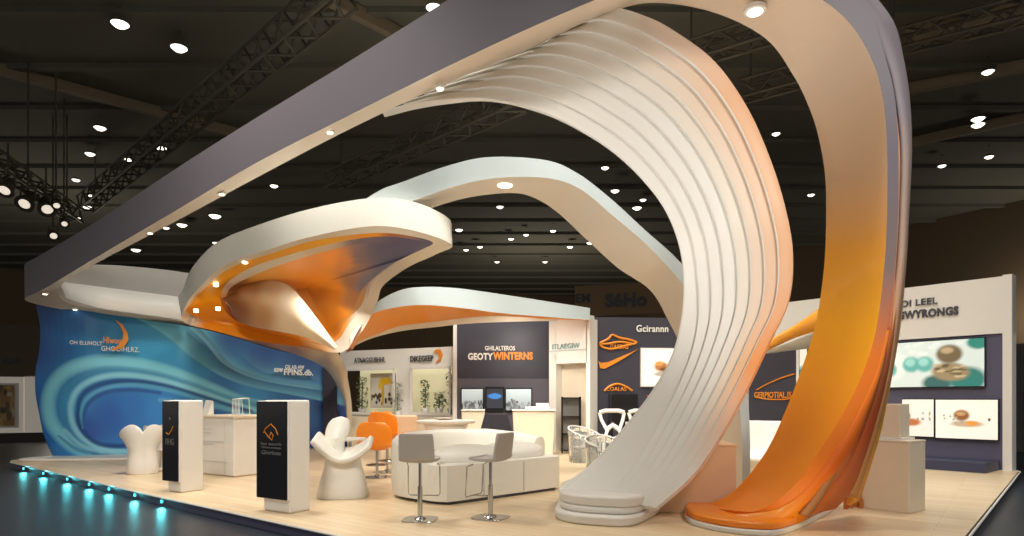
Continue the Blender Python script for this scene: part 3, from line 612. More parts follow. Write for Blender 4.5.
# ------------------------------------------------------------------ blue swirl wall
def blue_wall():
    W = Wall(45, 17.1, 345, 22.0)
    t = thing('display_wall', 'curved blue display wall printed with a big turquoise wave', 'display wall', tuple(W.at(45, 460)*[1, 1, 0]))
    top = cr([(40,303),(80,310),(120,316),(160,322),(190,327),(225,335),(268,348),(305,358),(330,374),(345,406),(349,440)], 40)
    lefte = cr([(38,303),(42,318),(41,345),(37,375),(37,405),(41,432),(46,449),(56,458)], 30)
    nx, ny = 340, 170; X = []; vs = []
    for i in range(nx+1):
        u = i/nx; tx, ty = top[int(u*(len(top)-1))]
        bx = 62+(349-62)*u; by = 400+640*1.6/W.Y(bx)
        for j in range(ny+1):
            v = j/ny; lx, ly = lefte[int(v*(len(lefte)-1))]
            s0x = tx+(bx-tx)*v; y = ty+(by-ty)*v
            x = s0x+(lx-(40+22*v))*max(0, 1-u*8)
            X.append((x, y)); p = W.at(x, y)
            nrm = np.array([*W.n, 0]); p = p+nrm*(.55*max(0, 1-u*7)**2*-1)*1.0
            vs.append(p)
    X = np.array(X); x, y = X[:, 0], X[:, 1]
    C = idw(x, y, [(45,310,(52,88,140)),(42,350,(52,100,160)),(42,400,(40,110,170)),(48,440,(50,120,180)),(80,320,(50,110,160)),(110,340,(52,150,180)),(140,360,(60,165,190)),(170,350,(60,165,192)),(90,345,(46,132,170)),(70,370,(48,128,175)),
                   (60,350,(48,110,160)),(100,330,(46,125,165)),(185,340,(120,190,190)),(200,365,(70,160,195)),(230,345,(50,80,130)),(260,360,(44,70,120)),(300,370,(44,66,112)),(330,400,(50,72,120)),(225,375,(60,130,170)),(250,395,(80,160,195)),
                   (110,415,(56,110,180)),(90,430,(60,100,170)),(130,405,(60,130,190)),(160,410,(70,150,205)),(200,412,(60,120,175)),(60,452,(60,140,190)),(90,456,(70,160,205)),(140,450,(70,140,190)),(330,440,(52,80,130)),(300,410,(60,120,165)),(75,400,(70,160,200))])
    C = np.clip(C*np.array([.72, .86, 1.08]), 0, 1)
    def stroke(C, pts, w, col, k=.8, hard=1.5, streak=0):
        d, s, tt = polydist(x, y, pts)
        ww = np.interp(tt, np.linspace(0, 1, len(w)), w) if isinstance(w, (list, tuple)) else w
        a = np.clip(1-(d/ww)**hard, 0, 1)*k
        if streak: a = a*(.75+.25*np.sin(d*s*1.6))
        return mixc(C, np.ones_like(C)*L3(*col), a)
    def edge(C, pts, w, col, side, k=.8):        # one sided band fading away from a line
        d, s, tt = polydist(x, y, pts); ww = np.interp(tt, np.linspace(0, 1, len(w)), w)
        a = np.where(s*side > 0, np.exp(-d/ww), np.clip(1-d/1.2, 0, 1))*k*np.clip((1-tt)*10, 0, 1)
        return mixc(C, np.ones_like(C)*L3(*col), a)
    # upper right streams
    C = edge(C, [(128,314),(150,325),(172,340),(196,360),(222,376),(250,386),(290,394),(330,402),(348,406)], [6, 10, 14, 12, 8], (116, 190, 205), -1, .85)
    C = edge(C, [(200,330),(214,346),(232,366),(262,378),(296,384),(338,392)], [12, 12, 8, 6], (36, 62, 112), 1, .9)
    C = edge(C, [(190,328),(206,343),(222,362),(248,376),(282,384),(338,392)], [5, 6, 6, 5], (140, 205, 212), -1, .6)
    C = edge(C, [(236,352),(262,372),(300,378),(338,384)], [8, 8, 6], (40, 96, 150), 1, .6)
    # outer sweep of the wave
    C = stroke(C, [(100,456),(74,446),(54,424),(50,400),(58,380),(76,367),(104,362),(140,365),(175,374),(210,388),(245,402),(285,410)], [7, 9, 9, 9, 8, 7, 6], (132, 214, 230), .92, 2.2)
    C = stroke(C, [(96,452),(76,440),(66,420),(64,402),(70,386),(88,374),(112,370),(150,374),(190,385),(230,399),(270,408)], [4, 5, 5, 5, 4], (64, 146, 186), .8, 2)
    C = stroke(C, [(150,450),(110,450),(86,440),(74,424),(72,404),(80,388),(98,378),(125,375),(160,380),(200,392),(240,406),(280,416)], [3, 4, 4, 4, 3], (150, 222, 236), .85, 2)
    C = stroke(C, [(140,446),(100,444),(82,428),(79,410),(84,394),(102,384),(130,381),(165,386),(205,398),(250,412)], [3.2]*4, (26, 70, 130), .9, 2)
    C = stroke(C, [(84,428),(82,412),(88,398),(106,388),(134,385),(168,390),(208,402),(250,416)], [2, 2.5, 3, 3], (96, 180, 212), .8, 2)
    C = stroke(C, [(86,436),(84,418),(90,402),(108,392),(134,390),(160,393)], [1.5, 3, 2], (40, 78, 150), .8, 2)
    C = stroke(C, [(66,430),(84,446),(112,453),(160,455)], [2.4, 3, 2], (150, 215, 228), .7, 2)
    C = stroke(C, [(110,456),(80,450),(60,436)], [2, 3, 1.5], (44, 110, 170), .7, 2)
    C = stroke(C, [(160,400),(200,404),(240,412),(280,420)], [3]*3, (120, 195, 220), .6, 2)
    m = MB(); fs = [(i*(ny+1)+j, i*(ny+1)+j+1, (i+1)*(ny+1)+j+1, (i+1)*(ny+1)+j) for i in range(nx) for j in range(ny)]
    m.add(vs, fs); m.col = C; m.build('wave_panel', M['print'], t, local=False, smooth=60, solid=.12)
    W2 = Wall(45, 17.0, 345, 21.9)
    W2.text('lettering', 'OH ELUHOLT', 69.5, 340.5, 102, 344.5, M['paleink'], t, .1, .01)
    W2.text('lettering', 'Hiwour', 103, 337, 124, 343.5, M['orange_line'], t, .1, .02)
    W2.text('lettering', 'GHOOIHLRZ.', 101, 346, 139, 351, M['paleink'], t, .1, .0)
    m = MB(); W2.poly(m, [(115,320),(122,325),(127,333),(128,340),(124,347),(116,350),(108,351),(116,347),(122,341),(123,334),(120,327)], .1, .03); m.build('swoosh_logo', M['orange_line'], t, local=False)
    W2.text('lettering', 'aaw', 273, 368, 282, 372, M['paleink'], t, .1, .02)
    W2.text('lettering', 'GILAB.4W', 284, 365, 303, 369, M['paleink'], t, .1, .01)
    W2.text('lettering', 'FPINS.db.', 283, 369, 312, 375, M['paleink'], t, .1, .02)
    # white base step at the left tip
    q = [(-12.9,16.75),(-12.2,16.6),(-9.5,17.2),(-7.8,18.6),(-8.1,19.2),(-10.5,18.2),(-12.6,17.6)]
    o = MB().prism([tuple(p) for p in cr(q, 5, closed=True)], 0, .07).build('base_plinth', M['white'], None, bevel=.03)
    setp(o, 'low white curved plinth at the foot of the blue wall', 'plinth')
    return W
blue_wall()
# dark slim column in front of the blue wall's right end
t = thing('banner_post', 'slim dark vertical panel standing at the right end of the blue wall', 'panel', tuple(FL(330, 448)), -.3)
MB().box((0, 0, 1.35), (.5, .12, 2.7)).build('panel', M['dark'], t, bevel=.02); MB().box((0, 0, .02), (.6, .3, .04)).build('foot', M['dark'], t, bevel=.01)

# ------------------------------------------------------------------ rear walls
def rear_walls():
    # A: white wall with two lit windows
    A = Wall(347, 22.5, 456, 20.6)
    t = thing('display_wall', 'white rear wall with two display windows, left of the dark screen wall', 'display wall', (-4, 21.3, 0))
    zt = A.at(347, 351)[2]
    def rect(mb, x0, x1, z0, z1, o0, o1):
        q = []
        for off in (o0, o1):
            a, b = A.at(x0, 400, off), A.at(x1, 400, off)
            q += [(a[0], a[1], z0), (b[0], b[1], z0), (b[0], b[1], z1), (a[0], a[1], z1)]
        mb.add(q, [(3,2,1,0),(4,5,6,7),(0,1,5,4),(1,2,6,5),(2,3,7,6),(3,0,4,7)])
    def z_at(x, y): return A.at(x, y)[2]
    m = MB(); w1 = (346, 395); w2 = (411, 451)
    rect(m, 340, 456, z_at(400, 368), zt+.0, -.15, 0); rect(m, 340, 456, 0, z_at(400, 414), -.15, 0); rect(m, 396, 410, z_at(400, 414), z_at(400, 368), -.15, 0); rect(m, 452, 456, z_at(400, 414), z_at(400, 368), -.15, 0)
    m.build('wall_panel', M['white'], t, local=False)
    wg = mat('window_interior_yellowish', (236, 228, 190), .6, emit=(236, 226, 180), estr=.35)
    m = MB(); rect(m, 340, 456, z_at(400, 416), z_at(400, 366), -1.2, -1.1); m.build('case_back', wg, t, local=False)
    for (x0, x1) in (w1, w2):
        m = MB(); z0, z1 = z_at(400, 414), z_at(400, 368)
        rect(m, x0, x0+1.5, z0, z1, .0, .06); rect(m, x1-1.5, x1, z0, z1, .0, .06); rect(m, x0, x1, z1-.06, z1+.02, 0, .06); rect(m, x0, x1, z0-.03, z0+.06, 0, .06)
        f = m.build('window_frame', M['white'], t, local=False)
    A.text('lettering', 'ATNAGGUBHHL', 355, 358, 386, 363, M['ink'], t, .03, 0)
    A.text('lettering', 'DIKEGEEP', 411, 356, 434, 362, M['ink'], t, .03, .02)
    m = MB(); A.poly(m, [(434,352),(437,349),(441,350),(443,355),(441,361),(436,363),(440,358),(439,354)], .02, .02); m.build('logo_mark', M['orange_line'], t, local=False)
    m = MB(); rect(m, 340, 456, 0, z_at(400, 417), .0, .35); m.build('lower_cabinet', M['beige'], t, local=False, bevel=.02)
    # framed picture of yellow flowers
    p = thing('picture', 'framed picture of yellow flowers and dark vases in the left display window', 'picture', tuple(A.at(378, 412)), 0)
    m = MB(); rect(m, 366, 392, z_at(378, 408), z_at(378, 373), -.3, -.24); m.build('frame', M['soffit'], p, local=False)
    def fl(u, v):
        C = np.ones((len(u), 3))*L3(214, 208, 190)
        for k in range(26): C = blob(C, u, v, rng.rand(), .62+.3*rng.rand(), .05, .06, (60+30*rng.rand(), 62, 40))
        C = blob(C, u, v, .5, .6, .06, .4, (206, 160, 40)); C = blob(C, u, v, .62, .2, .28, .12, (226, 182, 30)); C = blob(C, u, v, .4, .35, .1, .12, (226, 190, 60)); return C
    A.painted('canvas', M['print'], fl, 367.5, 375, 390.5, 406, p, -.22)
    # potted shrubs in the cases
    def shrub(x, y, label, h, r, seed, dark=False):
        b = A.at(x, y, -.55); s = thing('potted_plant', label, 'plant', (b[0], b[1], z_at(400, 414)-.05)); rr = random.Random(seed)
        MB().lathe([(.10, 0), (.15, .22), (.14, .24)], n=14).build('pot', M['dark'] if dark else M['white'], s, smooth=40)
        MB().tube([(0, 0, .2), (0.01, 0, h*.8)], .02, 6).build('stem', M['steel'], s)
        m = MB()
        for k in range(150):
            a = rr.random()*6.28; q = rr.random()**.5*r; z = .25+rr.random()*(h-.25); d = rr.random()*6.28; c = Vector((math.cos(a)*q, math.sin(a)*q, z)); l = .09
            u1 = Vector((math.cos(d), math.sin(d), rr.uniform(-.3, .8)))*l; v1 = Vector((-math.sin(d), math.cos(d), .2))*l*.35
            m.add([c-u1, c+v1, c+u1, c-v1], [(0, 1, 2, 3)])
        m.build('foliage', mat('foliage_dark' if dark else 'foliage_grey_green', (58, 60, 54) if dark else (150, 164, 130), .6), s)
    shrub(352, 412, 'pale leafy plant at the far left of the display window', 1.35, .2, 1)
    shrub(416, 412, 'tall pale plant at the left of the right display window', 1.2, .16, 2)
    shrub(430, 412, 'short pale plant in the middle of the right display window', .8, .2, 3)
    shrub(443, 412, 'tall dark plant at the right of the right display window', 1.7, .22, 4, True)
    s = thing('potted_plant', 'pale branch plant standing between the two display windows', 'plant', tuple(A.at(402, 400, .25)*[1, 1, 0]+[0, 0, z_at(400, 417)])); rr = random.Random(9)
    MB().lathe([(.08, 0), (.1, .2), (.09, .21)], n=12).build('pot', M['white'], s, smooth=40)
    m = MB()
    for k in range(90):
        a = rr.random()*6.28; q = rr.random()*.2; z = .2+rr.random()*.95; c = Vector((math.cos(a)*q, math.sin(a)*q, z)); d = rr.random()*6.28
        u1 = Vector((math.cos(d), math.sin(d), .5))*.07; v1 = Vector((-math.sin(d), math.cos(d), 0))*.03; m.add([c-u1, c+v1, c+u1, c-v1], [(0, 1, 2, 3)])
    m.build('foliage', mat('foliage_pale', (168, 178, 158), .6), s); MB().tube([(0, 0, .1), (0, 0, 1.0)], .012, 5).build('stem', M['steel'], s)
    # B: dark wall with screens
    Bw = Wall(457, 20.4, 549, 20.4)
    t = thing('display_wall', 'charcoal wall with white and orange lettering above two wall screens', 'display wall', (-.3, 20.4, 0))
    m = MB(); Bw.slab(m, 457, 319, 549, 378, -.15, 0); m.build('upper_panel', M['dark'], t, local=False)
    m = MB(); Bw.slab(m, 457, 378, 549, 450, -.15, -.02); m.build('lower_panel', M['dark2'], t, local=False)
    m = MB(); Bw.slab(m, 453.5, 319, 457, 450, -.15, .12); m.build('white_post', M['white'], t, local=False)
    Bw.text('lettering', 'GHILALTEROS', 485, 346, 515, 350.5, M['paleink'], t, .02, .02)
    Bw.text('lettering', 'GEOTY', 468, 353, 493, 360, M['paleink'], t, .02, .04)
    Bw.text('lettering', 'WINTERNS', 493, 352, 533, 360, M['orange_line'], t, .02, .05)
    def city(u, v):
        C = mixc(np.ones((len(u), 3))*L3(196, 212, 214), np.ones((len(u), 3))*L3(140, 150, 152), v)
        for k in range(40):
            C = blob(C, u, v, rng.rand(), .6+.4*rng.rand(), .03+.03*rng.rand(), .05+.12*rng.rand(), tuple([g_ := 60+110*rng.rand(), g_+4, g_+8]))
        return C
    for (x0, x1, lb) in ((461, 484, 'wall screen showing a grey city skyline, left of the blue monitor'), (505, 532, 'wall screen showing a grey city skyline, right of the blue monitor')):
        s = thing('wall_screen', lb, 'screen', tuple(Bw.at((x0+x1)/2, 410)), 0, 'city screens on the charcoal wall')
        m = MB(); Bw.slab(m, x0, 388, x1, 411.5, 0, .07); m.build('frame', M['black'], s, local=False)
        Bw.painted('screen', M['screen'], city, x0+1, 389.2, x1-1, 410.3, s, .085, 40, 24)
    s = thing('wall_monitor', 'dark monitor with a blue bar between the two city screens', 'screen', tuple(Bw.at(495, 412, .3)), 0)
    m = MB(); Bw.slab(m, 485.5, 387, 504.5, 412, .2, .3); m.build('frame', M['black'], s, local=False)
    Bw.painted('screen', M['screen'], lambda u, v: blob(np.ones((len(u), 3))*L3(50, 52, 60), u, v, .5, .38, .42, .14, (60, 120, 190), .1), 487, 389, 503, 408, s, .315, 24, 24)
    # white column + header
    Cw = Wall(549, 20.0, 590, 19.0)
    t = thing('display_wall', 'white column wall with teal lettering between the charcoal and navy walls', 'display wall', (2, 19.5, 0))
    m = MB(); Cw.slab(m, 549, 318, 556, 452, -.4, 0); Cw.slab(m, 586, 319, 590, 452, -.4, 0); Cw.slab(m, 555, 318, 587, 364, -.4, 0); m.build('frame_panel', M['white'], t, local=False)
    m = MB(); Cw.slab(m, 555, 362, 588, 452, -.42, -.3); m.build('recess_back', M['beige'], t, local=False)
    Cw.text('lettering', 'ITLAEGIW', 553, 344.5, 580, 349.5, M['tealink'], t, .02, .0)
    m = MB(); Cw.slab(m, 549, 351, 586, 352, 0, .02); m.build('thin_line', M['fascia_blue'], t, local=False)
    s = thing('shelf', 'narrow black shelf unit standing in the white recess', 'shelf', tuple(FL(571, 453)), 0)
    m = MB()
    for sx in (-.27, .27):
        for sy in (-.12, .12): m.box((sx, sy, .85), (.04, .04, 1.7))
    m.build('frame', M['black'], s)
    for z in (.08, .58, 1.1, 1.66): MB().box((0, 0, z), (.56, .28, .04)).build('shelf_board', M['black'], s)
    MB().box((0, .1, .85), (.5, .02, 1.6)).build('glass_back', mat('smoked_glass', (120, 118, 112), .1, noise=.1, nscale=4), s)
    # C: navy wall
    Dw = Wall(590, 19.4, 745, 19.8)
    t = thing('display_wall', 'dark navy wall with orange logos behind the white ribbon', 'display wall', (4, 19.6, 0))
    m = MB(); Dw.slab(m, 590, 317, 745, 452, -.15, 0); m.build('wall_panel', M['dark'], t, local=False)
    Dw.text('lettering', 'Gcirannn', 636, 325, 668, 332, M['paleink'], t, .02, .02)
    def outline(pts, wd, name='orange_logo', wall=Dw, closed=False):
        m = MB(); q = cr(np.array(pts, float), 6); m.tube([wall.at(a_, b_, .03) for a_, b_ in q], wd, 5); return m.build(name, M['orange_line'], t, local=False)
    outline([(600,343),(602,347),(612,349),(624,346),(636,343),(630,340),(620,338),(612,335),(608,339),(600,343),(606,344),(620,342),(632,344)], .035)
    Dw.text('lettering', 'GASDAS', 610, 344.5, 628, 349, M['orange_line'], t, .03, .02)
    m = MB(); Dw.poly(m, [(598,361),(601,363),(608,362),(620,357),(632,352),(638,349),(626,357),(614,364),(604,369),(600,368)], .02, .02); m.build('swoosh_logo', M['orange_line'], t, local=False)
    outline([(604,391),(610,386),(618,384),(626,387),(632,391)], .035); Dw.text('lettering', 'COALAS', 606, 387, 626, 391, M['orange_line'], t, .03, .02)
    m = MB(); Dw.poly(m, [(646,395),(652,396),(662,398),(661,400),(650,399)], .02, .02); m.build('orange_dash', M['orange_line'], t, local=False)
    s = thing('wall_screen', 'white wall screen showing brown rocks, on the navy wall', 'screen', tuple(Dw.at(660, 387)), 0)
    m = MB(); Dw.slab(m, 640, 348, 690, 387, 0, .08); m.build('frame', M['white'], s, local=False)
    def rock(u, v):
        C = np.ones((len(u), 3))*L3(236, 232, 220)
        C = blob(C, u, v, .45, .68, .2, .07, (170, 160, 150)); C = blob(C, u, v, .4, .48, .14, .13, (170, 110, 60), .5); C = blob(C, u, v, .36, .4, .08, .06, (214, 150, 80), .4); C = blob(C, u, v, .46, .55, .09, .05, (110, 70, 40), .4); return C
    Dw.painted('screen', M['screen'], rock, 641, 349, 689, 386, s, .095)
    cab = thing('cabinet', 'black cabinet with a small white label against the navy wall', 'cabinet', tuple(FL(620, 453)-[0, .5, 0]), 0)
    m = MB(); m.box((0, 0, .9), (.78, .6, 1.75)); m.build('body', M['black'], cab, bevel=.02)
    MB().box((.1, -.31, .92), (.16, .02, .1)).build('label_plate', M['paleink'], cab)
    MB().box((-.02, -.31, .45), (.62, .02, .7)).build('door', M['dark'], cab, bevel=.01)
    MB().tube([(-.7, 0, 0), (-.7, 0, 1.75)], .02, 6).lathe([(.2, 0), (.18, .02)], (-.7, 0, 0), 14)
    # E: right white/blue-grey wall
    E = Wall(745, 19.5, 1012, 14.45)
    t = thing('display_wall', 'right display wall with white header lettering over a blue grey panel', 'display wall', (9, 17, 0))
    m = MB(); E.slab(m, 745, 307.4, 1012, 350, -.35, 0); m.build('header', M['white'], t, local=False)
    zb = E.at(745, 346)[2]
    m = MB(); E.slab(m, 745, 349.9, 1004, 452.5, -.2, -.05); m.build('lower_panel', M['purple'], t, local=False)
    m = MB(); E.slab(m, 745, 349, 748.5, 452.5, -.2, .1); E.slab(m, 1002.5, 275.0, 1012, 471.5, -.35, .001); m.build('end_post', M['white'], t, local=False)
    m = MB(); E.slab(m, 749, 351, 797, 452.5, -.05, .0); o = m.build('dark_inset', M['dark'], t, local=False)
    m = MB(); E.slab(m, 797, 350, 800, 452, -.05, .05); m.build('divider', M['white'], t, local=False)
    E.text('lettering', 'OI LEEL', 901, 301, 938, 307.5, M['ink'], t, .02, .02); E.text('lettering', 'GWYRONGS', 898, 311.8, 959, 320, M['ink'], t, .02, .04)
    E.text('lettering', 'GERPIOTIAL.IS', 755, 392, 792, 398, M['orange_line'], t, .03, .02)
    outline([(757,390),(768,384),(782,378),(795,374)], .02, wall=E); outline([(757,397),(766,399),(778,399.5),(788,399),(793,397)], .02, wall=E)
    m = MB(); E.slab(m, 790, 448, 1000, 455.5, 0, 1.1); o = m.build('navy_step', M['plinth'], t, local=False)
    # pictures / screens on E
    def scr(x0, y0, x1, y1, fn, label, nx=70, ny=40):
        s = thing('wall_screen', label, 'screen', tuple(E.at((x0+x1)/2, y1)), 0)
        m = MB(); E.slab(m, x0-.8, y0-.8, x1+.8, y1+.8, -.05, .05); m.build('frame', M['black'], s, local=False)
        E.painted('screen', M['screen'], fn, x0, y0, x1, y1, s, .06, nx, ny)
    def sea(u, v):
        C = np.ones((len(u), 3))*L3(206, 218, 212)
        for k in range(30): C = blob(C, u, v, rng.rand()*.8, rng.rand()*.35, .03, .03, (226, 232, 226), .6)
        C = blob(C, u, v, .12, .55, .14, .28, (226, 232, 224), .5)
        for cu, cv in ((.08, .3), (.33, .5), (.1, .6), (.46, .5)): C = blob(C, u, v, cu, cv, .085, .17, (96, 168, 160), .35); C = blob(C, u, v, cu-.01, cv-.05, .05, .09, (150, 204, 196), .6)
        C = blob(C, u, v, .58, .92, .14, .18, (60, 100, 98), .4); C = blob(C, u, v, .85, .85, .17, .26, (52, 120, 112), .35); C = blob(C, u, v, .95, .08, .1, .14, (50, 130, 116), .3)
        C = blob(C, u, v, .7, .68, .17, .2, (150, 132, 100), .3, -.3); C = blob(C, u, v, .69, .3, .12, .2, (112, 96, 70), .3); C = blob(C, u, v, .67, .22, .06, .07, (176, 156, 120), .5)
        for k in range(18): C = blob(C, u, v, .56+.28*rng.rand(), .5+.3*rng.rand(), .035, .02, (96, 84, 62) if k % 2 else (190, 172, 136), .5)
        return C
    def m1(u, v):
        C = np.ones((len(u), 3))*L3(234, 228, 218); C = blob(C, u, v, .3, .62, .3, .1, (186, 110, 70), .5); C = blob(C, u, v, .15, .45, .12, .12, (120, 80, 60), .4)
        for k in range(9): C = blob(C, u, v, .5+.4*rng.rand(), .35+.25*rng.rand(), .025, .035, (150, 146, 144), .6)
        return C
    def m2(u, v):
        C = np.ones((len(u), 3))*L3(240, 236, 224); C = blob(C, u, v, .52, .62, .26, .08, (190, 168, 140), .5); C = blob(C, u, v, .6, .6, .1, .06, (226, 150, 60), .4); C = blob(C, u, v, .43, .4, .13, .14, (140, 92, 50), .4); C = blob(C, u, v, .42, .36, .08, .05, (200, 150, 96), .5)
        for k in range(8): C = blob(C, u, v, .12+.76*rng.rand(), .3+.3*rng.rand(), .02, .03, (160, 156, 150), .6)
        return blob(C, u, v, .87, .5, .02, .04, (70, 60, 60), .4)
    scr(880, 344.5, 985, 387.5, sea, 'wide wall screen with teal pebbles and a brown sculpture')
    scr(903, 399.5, 934.5, 435.5, m1, 'white wall screen with reddish brown shapes, left of the lower pair')
    scr(936.5, 399.8, 998.5, 437.5, m2, 'white wall screen with a brown mushroom shape, right of the lower pair')
    scr(800.5, 349, 808, 388, lambda u, v: blob(np.ones((len(u), 3))*L3(228, 226, 214), u, v, .3, .75, .5, .3, (60, 120, 116), .4), 'narrow strip of a screen seen beside the orange leg', 12, 30)
    # orange flap beyond the ribbon
    o = MB(); loft(o, cr([[P(762,350,16.5), P(762,352,16.8)], [P(775,338,16.2), P(775,346,16.5)], [P(795,326,16), P(795,337,16.3)], [P(815,312,15.8), P(815,331,16.1)], [P(845,290,15.5), P(845,322,15.8)]], 6))
    t2 = thing('canopy', 'orange flap seen between the white ribbon and the orange leg', 'canopy', tuple(P(800, 330, 16.2)))
    o.build('orange_flap', mat('flap_orange', (240, 165, 60), .45), t2, local=False, smooth=60, solid=.06)
    o = MB(); loft(o, cr([[P(762,352,16.9), P(768,353,17.3)], [P(790,342,16.6), P(790,350,17.2)], [P(820,330,16.3), P(820,347,17.1)], [P(850,322,16.0), P(850,345,17)]], 6)); o.build('white_flap', M['fascia_pale'], t2, local=False, smooth=60, solid=.04)
rear_walls()
# hall wall letters
t = thing('wall_sign', 'large faint dark letters high on the brown hall wall behind the booth', 'sign', tuple(P(630, 300, 40)))
SW = Wall(560, 40, 700, 38)
m = MB(); SW.slab(m, 575, 286, 690, 316, -.2, 0); m.build('sign_board', mat('sign_board_brown', (140, 112, 82), .8), t, local=False)
SW.text('lettering', 'S6Ho', 605, 293, 647, 308, M['ink'], t, .03, .05)
SW.text('lettering', 'EM', 568+8, 294, 590, 303, M['ink'], t, .03, .03)

# neighbour booth at far left
NB = Wall(-60, 26, 60, 27.5)
t = thing('neighbouring_booth', 'dim neighbouring booth with a lit panel strip at the left edge', 'booth', tuple(NB.at(0, 440)))
m = MB(); NB.slab(m, -60, 322, 50, 376, -.3, 0); m.build('upper_wall', mat('booth_brown', (92, 78, 60), .7), t, local=False)
m = MB(); NB.slab(m, -60, 376, 23.5, 434, -.2, 0); NB.slab(m, 24.5, 376, 50, 434, -.2, 0); m.build('lit_panel', mat('booth_cream', (226, 218, 204), .5, emit=(220, 210, 196), estr=.18), t, local=False)
m = MB(); NB.slab(m, -60, 434, 50, 446, -.3, .1); m.build('lower_wall', mat('booth_dark_brown', (60, 50, 40), .7), t, local=False)
NB.text('lettering', 'GALI', 3, 358, 20, 364, M['ink'], t, .03, .03)
p = thing('picture', 'framed brown and gold picture on the neighbouring booth', 'picture', tuple(NB.at(5, 430)))
m = MB(); NB.slab(m, -14, 383, 19, 428, 0, .06); m.build('frame', M['paleink'], p, local=False)
def pic(u, v):
    C = np.ones((len(u), 3))*L3(160, 120, 60)
    for k in range(30): C = blob(C, u, v, rng.rand(), rng.rand(), .06+.08*rng.rand(), .05+.1*rng.rand(), [(70, 56, 40), (190, 150, 80), (110, 84, 50), (206, 190, 160)][k % 4], .5)
    return C
NB.painted('canvas', M['print'], pic, -12, 385, 15, 426, p, .08)
# grey panels at far right
NR = Wall(1012, 22, 1100, 19)
t = thing('partition', 'dim grey partition outside the booth at the right edge', 'partition', tuple(NR.at(1030, 460)))
m = MB(); NR.slab(m, 1005, 345, 1100, 478, -.2, 0); m.build('panel', mat('partition_grey', (92, 92, 92), .7), t, local=False)
m = MB()
for y in (392, 436): NR.slab(m, 1005, y, 1100, y+.8, 0, .03)
NR.slab(m, 1022, 392, 1022.8, 478, 0, .03); m.build('seam', M['dark2'], t, local=False)

# ------------------------------------------------------------------ furniture
RZ = math.atan2(-.37, .6)
def kiosk(x, y, label, w_, d_, px):
    c = FL(x, y); u = np.array([math.cos(RZ), math.sin(RZ)]); v = np.array([-math.sin(RZ), math.cos(RZ)])
    t = thing('kiosk', label, 'kiosk', (c[0], c[1], 0), RZ, 'freestanding white kiosks with black faces')
    MB().box((-w_/2+.05, d_/2, .8), (w_-.1, d_, 1.6)).build('body', M['white'], t, bevel=.03)
    MB().box((-w_/2, -.012, .885), (w_, .05, 1.41)).build('panel_housing', M['white'], t, bevel=.02)
    MB().box((-w_/2, -.04, .885), (w_-.02, .02, 1.39)).build('face_panel', M['black'], t, bevel=.008)
    W = Wall(100, 5, 200, 5)
    def loc(px_, pz): return (px_-w_, -.053, pz)
    m = MB()
    if px:
        cx = w_*.5
        m.tube([loc(cx-.16, 1.13), loc(cx-.12, 1.19), loc(cx, 1.26), loc(cx+.10, 1.19), loc(cx+.15, 1.11)], .008, 5).tube([loc(cx-.13, 1.14), loc(cx-.05, 1.07), loc(cx+.02, 1.03), loc(cx+.05, 1.10), loc(cx, 1.14), loc(cx-.03, 1.08)], .008, 5)
        rows = [('Inn oaurlt', .955, .995, .12), ('Gmnnaup', .90, .94, .13), ('Ginrioss', .82, .88, .13)]
    else:
        cx = w_*.5
        m.tube([loc(cx-.10, 1.03), loc(cx-.03, 1.0), loc(cx+.05, 1.07), loc(cx+.10, 1.14)], .012, 5); rows = [('A', 1.25, 1.31, w_*.44), ('FIHG', .82, .93, w_*.25)]
    m.build('orange_logo', M['orange_line'], t)
    for s, z0, z1, mg in rows:
        me = textmesh(s, .01); co = np.array([q.co for q in me.vertices]); lo, hi = co.min(0), co.max(0)
        for q in me.vertices:
            fx = (q.co.x-lo[0])/(hi[0]-lo[0]); fy = (q.co.y-lo[1])/(hi[1]-lo[1]); q.co = Vector((-w_+mg+fx*(w_-2*mg), -.051-.006*((q.co.z-lo[2])/(hi[2]-lo[2])), z0+fy*(z1-z0)))
        me.materials.clear(); me.materials.append(M['dark2'] if False else mat('kiosk_lettering', (112, 112, 108), .5, noise=0)); o = bpy.data.objects.new('lettering', me); COL.objects.link(o); o.parent = t
    return t
kiosk(290, 514, 'nearer white kiosk, wide black face with an orange line logo', .68, .36, True)
kiosk(181, 493, 'farther white kiosk in front of the blue wall, narrow black face', .50, .42, False)

# reception desk
c = FL(234, 477.5); t = thing('reception_desk', 'white reception desk between the two kiosks', 'desk', (c[0], c[1], 0), RZ)
MB().box((-.62, .5, .63), (1.24, 1.0, 1.22)).build('body', M['white'], t, bevel=.02)
MB().box((-.62, .5, 1.255), (1.34, 1.08, .05)).build('worktop', M['beige'], t, bevel=.015)
MB().box((-.62, .5, .02), (1.18, .94, .04)).build('toe_kick', M['beige'], t)
m = MB()
for z, a_, b_ in ((.98, -1.1, -.75), (.9, -1.1, -.8), (.72, -1.15, -.35), (.66, -1.1, -.7), (.3, -1.15, -.2)): m.box(((a_+b_)/2, -.004, z), (b_-a_, .01, .012))
m.build('front_line', M['fascia_pale'], t)
MB().box((-.3, -.004, .6), (.012, .012, 1.1)).build('panel_seam', M['fascia_pale'], t)
zt_ = 1.28
def wh(x, Y, z): return ((x-512)/F*Y, Y, z)
t = thing('wire_rack', 'white wire brochure rack on the reception desk', 'rack', wh(241, 13.7, zt_), RZ)
m = MB()
for k in range(6): m.tube([(-.16+k*.05, -.1, 0), (-.2+k*.05, -.06, .34), (-.12+k*.05, .1, .36)], .007, 5)
